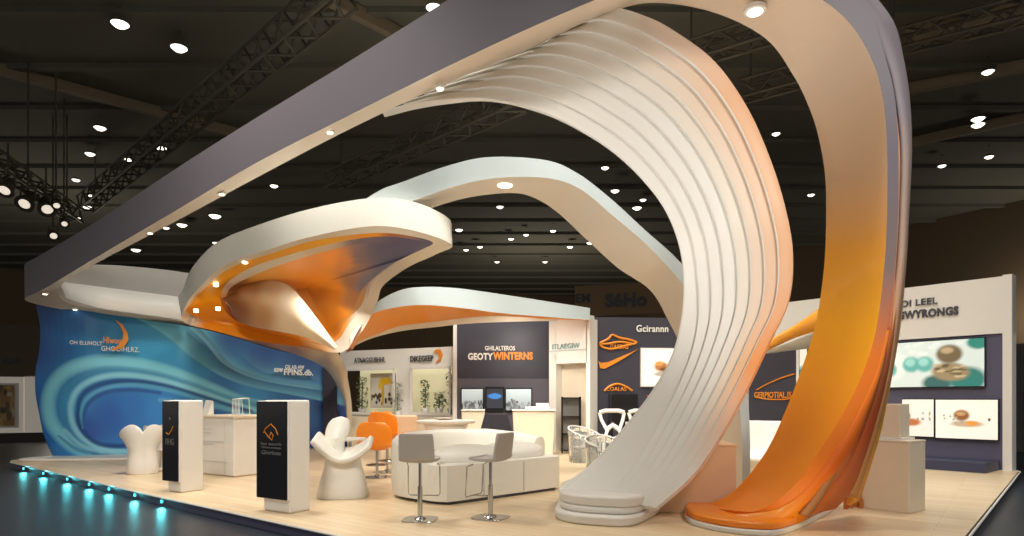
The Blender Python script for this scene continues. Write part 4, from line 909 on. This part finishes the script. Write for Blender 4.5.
m.tube([(-.16, -.1, .0), (.09, -.1, 0)], .008, 5).tube([(-.2, -.06, .34), (.05, -.06, .34)], .008, 5).tube([(-.12, .1, .36), (.13, .1, .36)], .008, 5).tube([(-.12, .1, .36), (-.1, .12, 0)], .008, 5).tube([(.13, .1, .36), (.13, .12, 0)], .008, 5); m.build('wire_frame', M['white'], t, smooth=40)
MB().box((-.02, 0, .015), (.26, .24, .012)).build('tray', M['white'], t)
t = thing('holder', 'white folded paper holder at the left end of the reception desk', 'holder', wh(207, 13.9, zt_), RZ)
MB().add([(-.12,-.05,0),(.1,-.05,0),(.16,.03,.3),(-.1,.03,.32),(-.12,.1,0),(.1,.1,0),(.14,.06,.3),(-.08,.06,.32)], [(0,1,2,3),(7,6,5,4),(0,4,5,1),(3,2,6,7),(1,5,6,2),(0,3,7,4)]).build('paper_shell', M['white'], t, bevel=.01)
MB().box((0, .02, .01), (.2, .14, .015)).build('stand', M['white'], t)

# heart-topped tub chair
def tub_chair(loc, rz, label, h=1.05, w_=.46, group=None, m_=None):
    t = thing('tub_chair', label, 'chair', loc, rz, group); n = 40
    prof = [(0, .66, .62), (.04, .72, .66), (.25, .66, .62), (.5, .62, .6), (.7, .80, .7), (.85, .95, .74), (.95, 1.0, .78), (1.0, .98, .76), (1.0, .93, .70), (.9, .86, .6), (.72, .66, .45), (.62, .3, .25), (.61, .01, .01)]
    rows = []
    for f, rx, ry in prof:
        r = []
        for k in range(n):
            a = 2*math.pi*k/n; ca, sa = math.cos(a), math.sin(a)
            top = .84+.16*abs(math.sin(math.pi*min(1, abs(ca))))**.7 if f > .5 else 1
            lobe = 1+.0*abs(ca)
            z = f*h*(top if f > .5 else 1) if f > .5 else f*h
            z = f*h*(1-(1-top)*max(0, (f-.5)/.5))
            r.append((rx*w_*ca*lobe, ry*w_*(.75+.25*abs(ca))*sa, z))
        rows.append(r)
    m = MB(); loft(m, rows, closed_sec=True, caps=True); m.build('shell', m_ or M['white'], t, smooth=70)
    MB().lathe([(.13, .60*h), (.14, .64*h), (.12, .67*h), (.02, .68*h)], n=20).build('seat_pad', M['leather'], t, smooth=60)
    return t
c = FL(134, 475.5); tub_chair((c[0], c[1]+.32, 0), .5, 'white heart topped tub chair nearest the blue wave wall', 1.06, .44, 'white sculpted tub chairs')
c = FL(150, 466); tub_chair((c[0]+.1, c[1]+.25, 0), -.3, 'white heart topped tub chair behind, partly hidden by the first one', .98, .42, 'white sculpted tub chairs')
t = thing('side_table', 'small white round table beside the tub chairs', 'table', tuple(FL(161, 469)), 0)
MB().lathe([(.24, .42), (.25, .45), (.24, .47)], n=20).build('tabletop', M['white'], t, smooth=40); MB().lathe([(.16, 0), (.15, .02), (.03, .05), (.03, .42)], n=14).build('pedestal', M['white'], t, smooth=40)

# sculpted lounge chair
c = FL(337, 500); t = thing('lounge_chair', 'white sculpted lounge chair with curved wings and a tall round back', 'chair', (c[0], c[1]+.38, 0), .15)
rows = []
for z, rx, ry in [(0, .40, .36), (.03, .42, .37), (.25, .37, .33), (.5, .30, .28), (.66, .28, .26)]:
    rows.append([(rx*math.copysign(abs(math.cos(a))**.6, math.cos(a)), ry*math.copysign(abs(math.sin(a))**.6, math.sin(a)), z) for a in np.linspace(0, 2*math.pi, 40, endpoint=False)])
m = MB(); loft(m, rows, closed_sec=True, caps=True); m.build('base', M['white'], t, smooth=60)
rows = []
for s in np.linspace(-1, 1, 17):
    x = s*.46; zz = .62+.30*abs(s)**1.6+(.08*abs(s) if s < 0 else 0)
    rows.append([(x, yy, zz+.05*(yy/.34)**2*(1-abs(s))+.16*yy) for yy in np.linspace(-.42, .40, 9)*(1-.18*s*s)])
m = MB(); loft(m, rows); m.build('seat', M['leather'], t, smooth=70, solid=.09, bevel=.03)
rows = []
for s in np.linspace(-1, 1, 15):
    rr = math.sqrt(max(.001, 1-s*s)); rows.append([(-.13+.05*s+.20*rr**.8*(1+.12*s)*math.cos(a), .30+.10*rr**.5*math.sin(a)+.10*s, 1.05+.27*s) for a in np.linspace(0, 2*math.pi, 20, endpoint=False)])
m = MB(); loft(m, rows, closed_sec=True, caps=True); m.build('backrest', M['leather'], t, smooth=70)
MB().tube([(-.12, .25, .5), (-.13, .27, .7), (-.14, .28, .95)], .13, 12).build('back_support', M['white'], t, smooth=60)
t = thing('side_table', 'small white round table behind the sculpted lounge chair', 'table', tuple(FL(350, 483)), 0)
MB().lathe([(.30, .82), (.31, .85), (.30, .87)], n=24).build('tabletop', M['white'], t, smooth=40); MB().lathe([(.2, 0), (.19, .02), (.03, .05), (.03, .82)], n=14).build('pedestal', M['chrome'], t, smooth=40)

# shell bar chairs (orange)
def shell_chair(loc, rz, label, m_, seat=.78, top=1.3, w_=.27, group=None):
    t = thing('shell_chair', label, 'chair', loc, rz, group)
    rows = []
    pr = [(-.24, seat+.0, .8), (-.18, seat-.03, .95), (0, seat-.05, 1.0), (.15, seat-.01, 1.0), (.22, seat+.12, 1.0), (.25, seat+.28, 1.02), (.27, top-.12, .95), (.28, top-.03, .75), (.285, top, .45)]
    for yy, zz, ww in pr:
        rows.append([(s*w_*ww, yy-.07*s*s*(1 if zz > seat+.05 else 0), zz+.09*s*s*(1 if zz < seat+.1 else .0)) for s in np.linspace(-1, 1, 11)])
    m = MB(); loft(m, cr(rows, 4)); m.build('shell', m_, t, smooth=70, solid=.035, bevel=.012)
    MB().tube([(0, 0, .03), (0, 0, seat-.05)], .03, 10).build('post', M['chrome'], t, smooth=50)
    MB().lathe([(.30, 0), (.30, .015), (.06, .04), (.05, .06)], n=28).build('base_plate', M['chrome'], t, smooth=40)
    MB().tube([(.22*math.cos(a), .22*math.sin(a), .26) for a in np.linspace(0, 2*math.pi, 24, endpoint=False)], .012, 6, True).tube([(0, 0, .26), (.22, 0, .26)], .01, 6).tube([(0, 0, .26), (-.22, 0, .26)], .01, 6).build('foot_ring', M['chrome'], t, smooth=50)
    return t
c = FL(376, 478); shell_chair((c[0], c[1]+.1, 0), math.pi-.1, 'orange shell chair turned with its back to us, nearer of the two', M['orange'], .62, 1.14, .36, 'orange shell chairs')
c = FL(384, 474); shell_chair((c[0], c[1]+.35, 0), math.pi-.35, 'orange shell chair behind the nearer one, only its top shows', M['orange'], .8, 1.34, .36, 'orange shell chairs')

# sofa
def sofa():
    t = thing('sofa', 'big white curved leather sofa with a wrap round back behind the bar stools', 'sofa', (-.6, 11.2, 0))
    seat = [(-1.0, 9.72), (-.2, 10.3), (.5, 11.0), (.86, 11.45), (.75, 11.95), (.3, 12.5), (-.5, 12.6), (-1.5, 12.1), (-1.95, 11.2), (-1.85, 10.5), (-1.4, 9.95)]
    q = cr([(-1.02, 9.72), (-.9, 9.76), (-.1, 10.50), (.74, 11.3), (.84, 11.5), (.75, 11.75), (.1, 12.45), (-.6, 12.7), (-1.4, 12.3), (-1.9, 11.3), (-1.88, 10.5), (-1.3, 9.85)], 5, closed=True)
    MB().prism([tuple(p) for p in q], .05, .60).build('seat', M['leather'], t, local=False, bevel=.07, bseg=4, smooth=40)
    c = q.mean(0); MB().prism([tuple(c+(p-c)*.94) for p in q], .0, .055).build('plinth', M['dark2'], t, local=False)
    # backrest: swept along left side and rear
    path = cr([(-1.12, 9.88), (-1.55, 10.15), (-1.86, 10.6), (-1.85, 11.3), (-1.45, 12.1), (-.7, 12.55), (.05, 12.45), (.55, 12.05)], 8)
    hs = np.interp(np.linspace(0, 1, len(path)), [0, .12, .22, .4, .75, 1], [.66, .84, .98, 1.04, 1.04, .92])
    rows = []
    for i, p in enumerate(path):
        T = path[min(len(path)-1, i+1)]-path[max(0, i-1)]; T /= np.linalg.norm(T); n = np.array([-T[1], T[0]]); n = n if n.dot(c-p) > 0 else -n
        h = hs[i]; tuft = .012*math.cos(i*math.pi/1.5)
        sec = [(-.10-tuft, .05), (-.13-tuft, .3), (-.12-tuft, h-.10), (-.06, h-.02), (.05, h), (.16, h-.04), (.21, h-.14), (.24, .55), (.22, .4)]
        rows.append([(p[0]+n[0]*a_, p[1]+n[1]*a_, z) for a_, z in sec])
    m = MB(); loft(m, rows, closed_sec=True, caps=True); m.build('backrest', M['leather'], t, local=False, smooth=60, bevel=.03)
    for (x, y, rx, ry, lb) in ((-.75, 10.75, .62, .5, None), (.0, 11.5, .62, .5, None)):
        rows = []
        for s, z in ((1, .0), (1.04, .07), (.95, .15), (.7, .22), (.3, .25), (.01, .255)):
            rows.append([(x+rx*s*math.cos(a)*.9+ry*s*math.sin(a)*-.25, y+ry*s*math.sin(a)+rx*s*math.cos(a)*.5, .60+z) for a in np.linspace(0, 2*math.pi, 32, endpoint=False)])
        m = MB(); loft(m, rows, closed_sec=True, caps=True); m.build('cushion', M['leather'], t, local=False, smooth=60)
    m = MB()
    for px_, py_ in ((-.45, 10.17), (.2, 10.78)): m.box((px_, py_-.005, .32), (.012, .02, .5), math.radians(43))
    m.build('seam', M['fascia_pale'], t, local=False)
sofa()

# bar stools
def stool(x, y, rz, label):
    c = FL(x, y); t = thing('bar_stool', label, 'stool', tuple(c), rz, 'grey bar stools in front of the sofa')
    rows = []
    for yy, zz, ww in [(-.20, .80, .95), (-.17, .765, 1), (0, .755, 1), (.14, .76, 1), (.19, .79, 1), (.215, .87, 1), (.235, 1.0, .98), (.25, 1.10, .95), (.255, 1.13, .9)]:
        rows.append([(s*.235*ww, yy-.025*s*s*(zz > .8), zz+.02*abs(s)**3*(zz < .8)) for s in np.linspace(-1, 1, 11)])
    rows = [[(a_, b_, c_+.03) for a_, b_, c_ in q] for q in rows]
    m = MB(); loft(m, cr(rows, 4)); m.build('seat_shell', M['stoolgrey'], t, smooth=70, solid=.035, bevel=.012)
    MB().tube([(0, 0, .03), (0, 0, .45)], .034, 12).build('post', M['chrome'], t, smooth=50)
    MB().tube([(0, 0, .42), (0, 0, .775)], .022, 12).build('gas_lift', M['chrome'], t, smooth=50)
    m = MB(); q = [(.23*math.copysign(abs(math.cos(a))**.5, math.cos(a)), .23*math.copysign(abs(math.sin(a))**.5, math.sin(a))) for a in np.linspace(0, 2*math.pi, 40, endpoint=False)]
    m.prism(q, 0, .018).build('base_plate', M['chrome'], t, bevel=.005)
    MB().lathe([(.09, .018), (.07, .035), (.035, .05)], n=20).build('collar', M['chrome'], t, smooth=40)
    MB().tube([(-.21, -.15, .74), (-.22, -.24, .70), (-.22, -.26, .32), (-.2, -.27, .29), (.2, -.27, .29), (.22, -.26, .32), (.22, -.24, .70), (.21, -.15, .74)], .009, 7).tube([(0, 0, .30), (0, -.27, .29)], .009, 6).build('footrest', M['chrome'], t, smooth=50)
    return t
stool(420, 520, math.pi-.08, 'left grey bar stool, wide square back facing us')
stool(490.5, 518, -2.05, 'right grey bar stool, turned to show its side')

# tables behind
t = thing('table', 'high oval white table behind the sofa', 'table', tuple(FL(446, 472)), .1)
MB().lathe([(.62, 1.08), (.66, 1.12), (.66, 1.14), (.6, 1.16)], n=40, sx=1.0, sy=.7).build('tabletop', M['white'], t, smooth=40); MB().lathe([(.5, 0), (.36, .1), (.3, .6), (.5, 1.08)], n=32, sx=1, sy=.7).build('pedestal', M['white'], t, smooth=60)
t = thing('dish', 'shallow round white dish on the oval table', 'dish', (t.location.x-.05, t.location.y, 1.165))
MB().lathe([(.1, 0), (.22, .03), (.23, .04), (.2, .03), (.08, .012)], n=28).build('bowl', M['soffit'], t, smooth=50); MB().lathe([(.08, .0), (.07, -.004)], n=20).build('foot', M['soffit'], t)
t = thing('long_counter', 'long white counter running behind the orange chairs', 'counter', tuple(P(412, 400, 16.2)*[1, 1, 0]), .05)
MB().box((0, 0, .52), (1.5, .6, 1.04)).build('body', M['beige'], t, bevel=.03); MB().box((0, -.02, 1.06), (1.6, .7, .05)).build('worktop', M['white'], t, bevel=.02)
t = thing('armchair', 'beige square armchair back behind the orange chairs', 'chair', tuple(FL(405, 469)*1.0), .2)
MB().box((0, 0, .30), (.62, .55, .5)).build('seat', M['beige'], t, bevel=.05); MB().box((0, .25, .74), (.6, .12, 1.0)).build('backrest', M['peach'], t, bevel=.05)
for sx in (-.25, .25):
    for sy in (-.2, .2): MB().box((sx, sy, .03), (.05, .05, .06)).build('leg', M['chrome'], t)
t = thing('chair', 'black office chair back between the rear counters', 'chair', tuple(FL(496, 472)), 0)
rows = [[(s*w_, .08+.03*s*s, z) for s in np.linspace(-1, 1, 7)] for z, w_ in ((.45, .44), (.6, .42), (.9, .36), (1.15, .29), (1.3, .24))]
m = MB(); loft(m, cr(rows, 3)); m.build('backrest', M['dark'], t, smooth=60, solid=.06, bevel=.02)
MB().box((0, -.2, .47), (.6, .5, .09)).build('seat', M['dark'], t, bevel=.03); MB().tube([(0, -.15, .05), (0, -.15, .43)], .04, 10).build('post', M['chrome'], t); MB().lathe([(.3, 0), (.28, .04), (.05, .07)], (0, -.15, 0), 20).build('base', M['dark'], t, smooth=40)
def counter(x0, x1, y0, y1, label, flare=.86, d=.8):
    c = FL((x0+x1)/2, y1); Y = c[1]; w_ = (x1-x0)/F*Y; h = H-(y0-400)/F*Y
    t = thing('counter', label, 'counter', (c[0], Y+d/2, 0), 0, 'beige rear counters')
    m = MB(); m.box((0, 0, h/2-.02), (w_*flare, d*.9, h-.04)); m.v = [(v[0]*(1 if v[2] < .1 else 1/flare*.98), v[1], v[2]) for v in m.v]; m.build('body', M['beige'], t, bevel=.03)
    MB().box((0, 0, h-.01), (w_, d, .05)).build('worktop', M['white'], t, bevel=.015); return t, h, Y, c
t, h, Y, c = counter(512, 556, 410, 456, 'beige flared counter below the right city screen')
t2, h2, Y2, c2 = counter(461, 484, 410, 457, 'narrow beige flared counter below the left city screen')
for k, (dx, w_, lb) in enumerate([(.25, .5, 'white stack of papers on the rear counter, bottom one'),]):
    t = thing('paper_stack', 'white stack of papers on the right rear counter', 'papers', (c[0]+.1, Y+.3, h+.015)); MB().box((0, 0, .04), (.7, .3, .08)).build('lower_stack', M['paleink'], t, bevel=.01); MB().box((.15, 0, .13), (.36, .26, .1)).build('upper_stack', M['white'], t, .05, bevel=.01)

# clear acrylic chairs
def acrylic_chair(x, y, rz, label, s=1.0):
    c = FL(x, y); t = thing('acrylic_chair', label, 'chair', (c[0], c[1]+.3, 0), rz, 'clear acrylic chairs by the navy wall')
    rows = []
    for a in np.linspace(-2.5, 2.5, 25):
        h = (.62+.30*(math.cos(a)*.5+.5))*s; r = .36*s
        rows.append([(r*1.15*math.sin(a)*(1+.12*z/h), r*math.cos(a)*(1+.12*z/h), z) for z in np.linspace(.0, h, 5)])
    m = MB(); loft(m, rows); m.build('shell', M['acrylic'], t, smooth=60, solid=.03)
    for k in range(0, 25, 3):
        MB().tube([rows[k][0], rows[k][2], rows[k][4]], .014, 6).build('rib', M['chrome'] if k % 2 else M['white'], t, smooth=50)
    MB().tube([r[4] for r in rows], .02, 6).build('top_rail', M['white'], t, smooth=50)
    MB().lathe([(.3*s, .36), (.33*s, .39), (.3*s, .42)], n=24).build('seat', M['acrylic'], t, smooth=50)
acrylic_chair(586, 463, .9, 'clear acrylic chair nearest the shelf unit, leftmost of the three')
acrylic_chair(604, 471, .3, 'clear acrylic chair in front, middle of the three', .85)
acrylic_chair(630, 466, -.3, 'clear acrylic chair half hidden behind the white ribbon', .8)
def cutout_chair(x, y, rz, label):
    c = FL(x, y); t = thing('cutout_chair', label, 'chair', (c[0], c[1]+.3, 0), rz, 'white chairs with open backs')
    m = MB()
    for sx in (-.3, .3): m.tube([(sx*.9, -.25, 0), (sx, -.2, .45), (sx*.55, .0, .75), (sx*1.0, .2, 1.05), (sx*1.15, .24, 1.25)], .05, 8)
    m.build('side_frame', M['white'], t, smooth=60)
    MB().tube([(-.34, .24, 1.25), (-.2, .22, 1.3), (.2, .22, 1.3), (.34, .24, 1.25)], .06, 8).tube([(-.18, .05, .78), (0, .1, .9), (.18, .05, .78)], .07, 8).build('back_rail', M['white'], t, smooth=60)
    MB().lathe([(.3, .44), (.33, .47), (.3, .52), (.05, .5)], n=24).build('seat', M['white'], t, smooth=50)
    for sx in (-.27, .27): MB().tube([(sx, .22, 0), (sx*.9, .16, .46)], .035, 8).build('leg', M['white'], t, smooth=60)
cutout_chair(615, 459, 0, 'white open backed chair in front of the black cabinet')
cutout_chair(646, 459, .15, 'white open backed chair beside the white ribbon, right of its twin')

# peach pedestal behind ribbon, with small black camera thing
c = FL(716, 514); t = thing('pedestal', 'box pedestal coloured peach for reflected orange light between the white ribbon and the orange leg', 'pedestal', (c[0], c[1], 0), -.12)
MB().box((-.28, .45, .48), (1.12, .9, .96)).build('body', M['peach'], t, bevel=.02); MB().box((-.28, .45, .965), (1.14, .92, .03)).build('top_board', M['peach'], t, bevel=.008)
t = thing('figurine', 'small black figurine on the peach pedestal', 'figurine', (c[0]+.10, c[1]+.6, .98))
MB().lathe([(.05, 0), (.055, .02), (.03, .06), (.05, .12), (.02, .17), (.03, .2), (.005, .22)], n=14).build('body', M['black'], t, smooth=50); MB().lathe([(.065, 0), (.065, .01)], n=14).build('stand', M['black'], t)
# white curved chair behind orange leg
c = FL(768, 478); t = thing('lounge_chair', 'white curved chair behind the orange leg', 'chair', (c[0], c[1]+.3, 0), -.5)
rows = [[(s*.5, y_+.05*s*s, z) for s in np.linspace(-1, 1, 9)] for y_, z in ((-.45, .38), (-.1, .36), (.2, .45), (.32, .75), (.42, 1.15))]
m = MB(); loft(m, cr(rows, 5)); m.build('shell', M['white'], t, smooth=60, solid=.07, bevel=.02)
MB().box((0, 0, .17), (.5, .5, .34)).build('base', M['white'], t, bevel=.05)
MB().lathe([(.3, 0), (.28, .03)], (0, 0, .0), 20).build('floor_plate', M['chrome'], t)
# right pedestal
c = FL(909, 514); t = thing('pedestal', 'beige box pedestal to the right of the orange leg', 'pedestal', (c[0], c[1], 0), math.radians(-54))
U = np.array([.36, -.5]); MB().box((-.36, .27, .5), (.72, .54, 1.0)).build('body', M['beige'], t, bevel=.012); MB().box((-.36, .27, 1.01), (.73, .55, .025)).build('top_board', M['beige'], t, bevel=.006)
t2 = thing('display_box', 'smaller beige box on top of the right pedestal', 'box', (c[0]+.0, c[1]+.45, 1.023), math.radians(-54))
MB().box((0, 0, .28), (.40, .32, .48)).build('body', M['beige'], t2, bevel=.01); MB().box((0, 0, .02), (.50, .42, .04)).build('base_board', M['white'], t2, bevel=.005)
# little amber glass objects at the leg's foot
for k, (x, y, hh, lb) in enumerate([(846, 509, .26, 'leftmost'), (851, 508, .34, 'second'), (856, 507, .42, 'third and tallest'), (861, 508, .22, 'rightmost')]):
    c = FL(x, y); t = thing('amber_bottle', 'slim amber glass bottle by the foot of the orange leg, %s of four' % lb, 'bottle', tuple(c), 0, 'amber bottles by the leg')
    MB().lathe([(.03, 0), (.035, .02), (.035, hh*.55), (.012, hh*.7), (.012, hh)], n=14).build('bottle_body', mat('amber_glass', (214, 130, 60), .1, trans=.4, noise=0), t, smooth=50)
    MB().lathe([(.016, hh), (.016, hh+.02)], n=10).build('cap', M['orange'], t)

# added fill lamps without fixtures: under the canopies, lighting the furniture below
area('canopy_fill', (-4.2, 15.2, 3.9), (-5.5, 15.5, 0), .5, 60)
area('canopy_fill', (.2, 18.4, 3.75), (.2, 20.0, .5), .6, 60)
spot('leg_foot_fill', (3.7, 6.9, .25), (3.6, 8.0, .35), 14, 90, .05, (1, .75, .4), 1)  # added spot without a fixture, brightens the fold at the foot
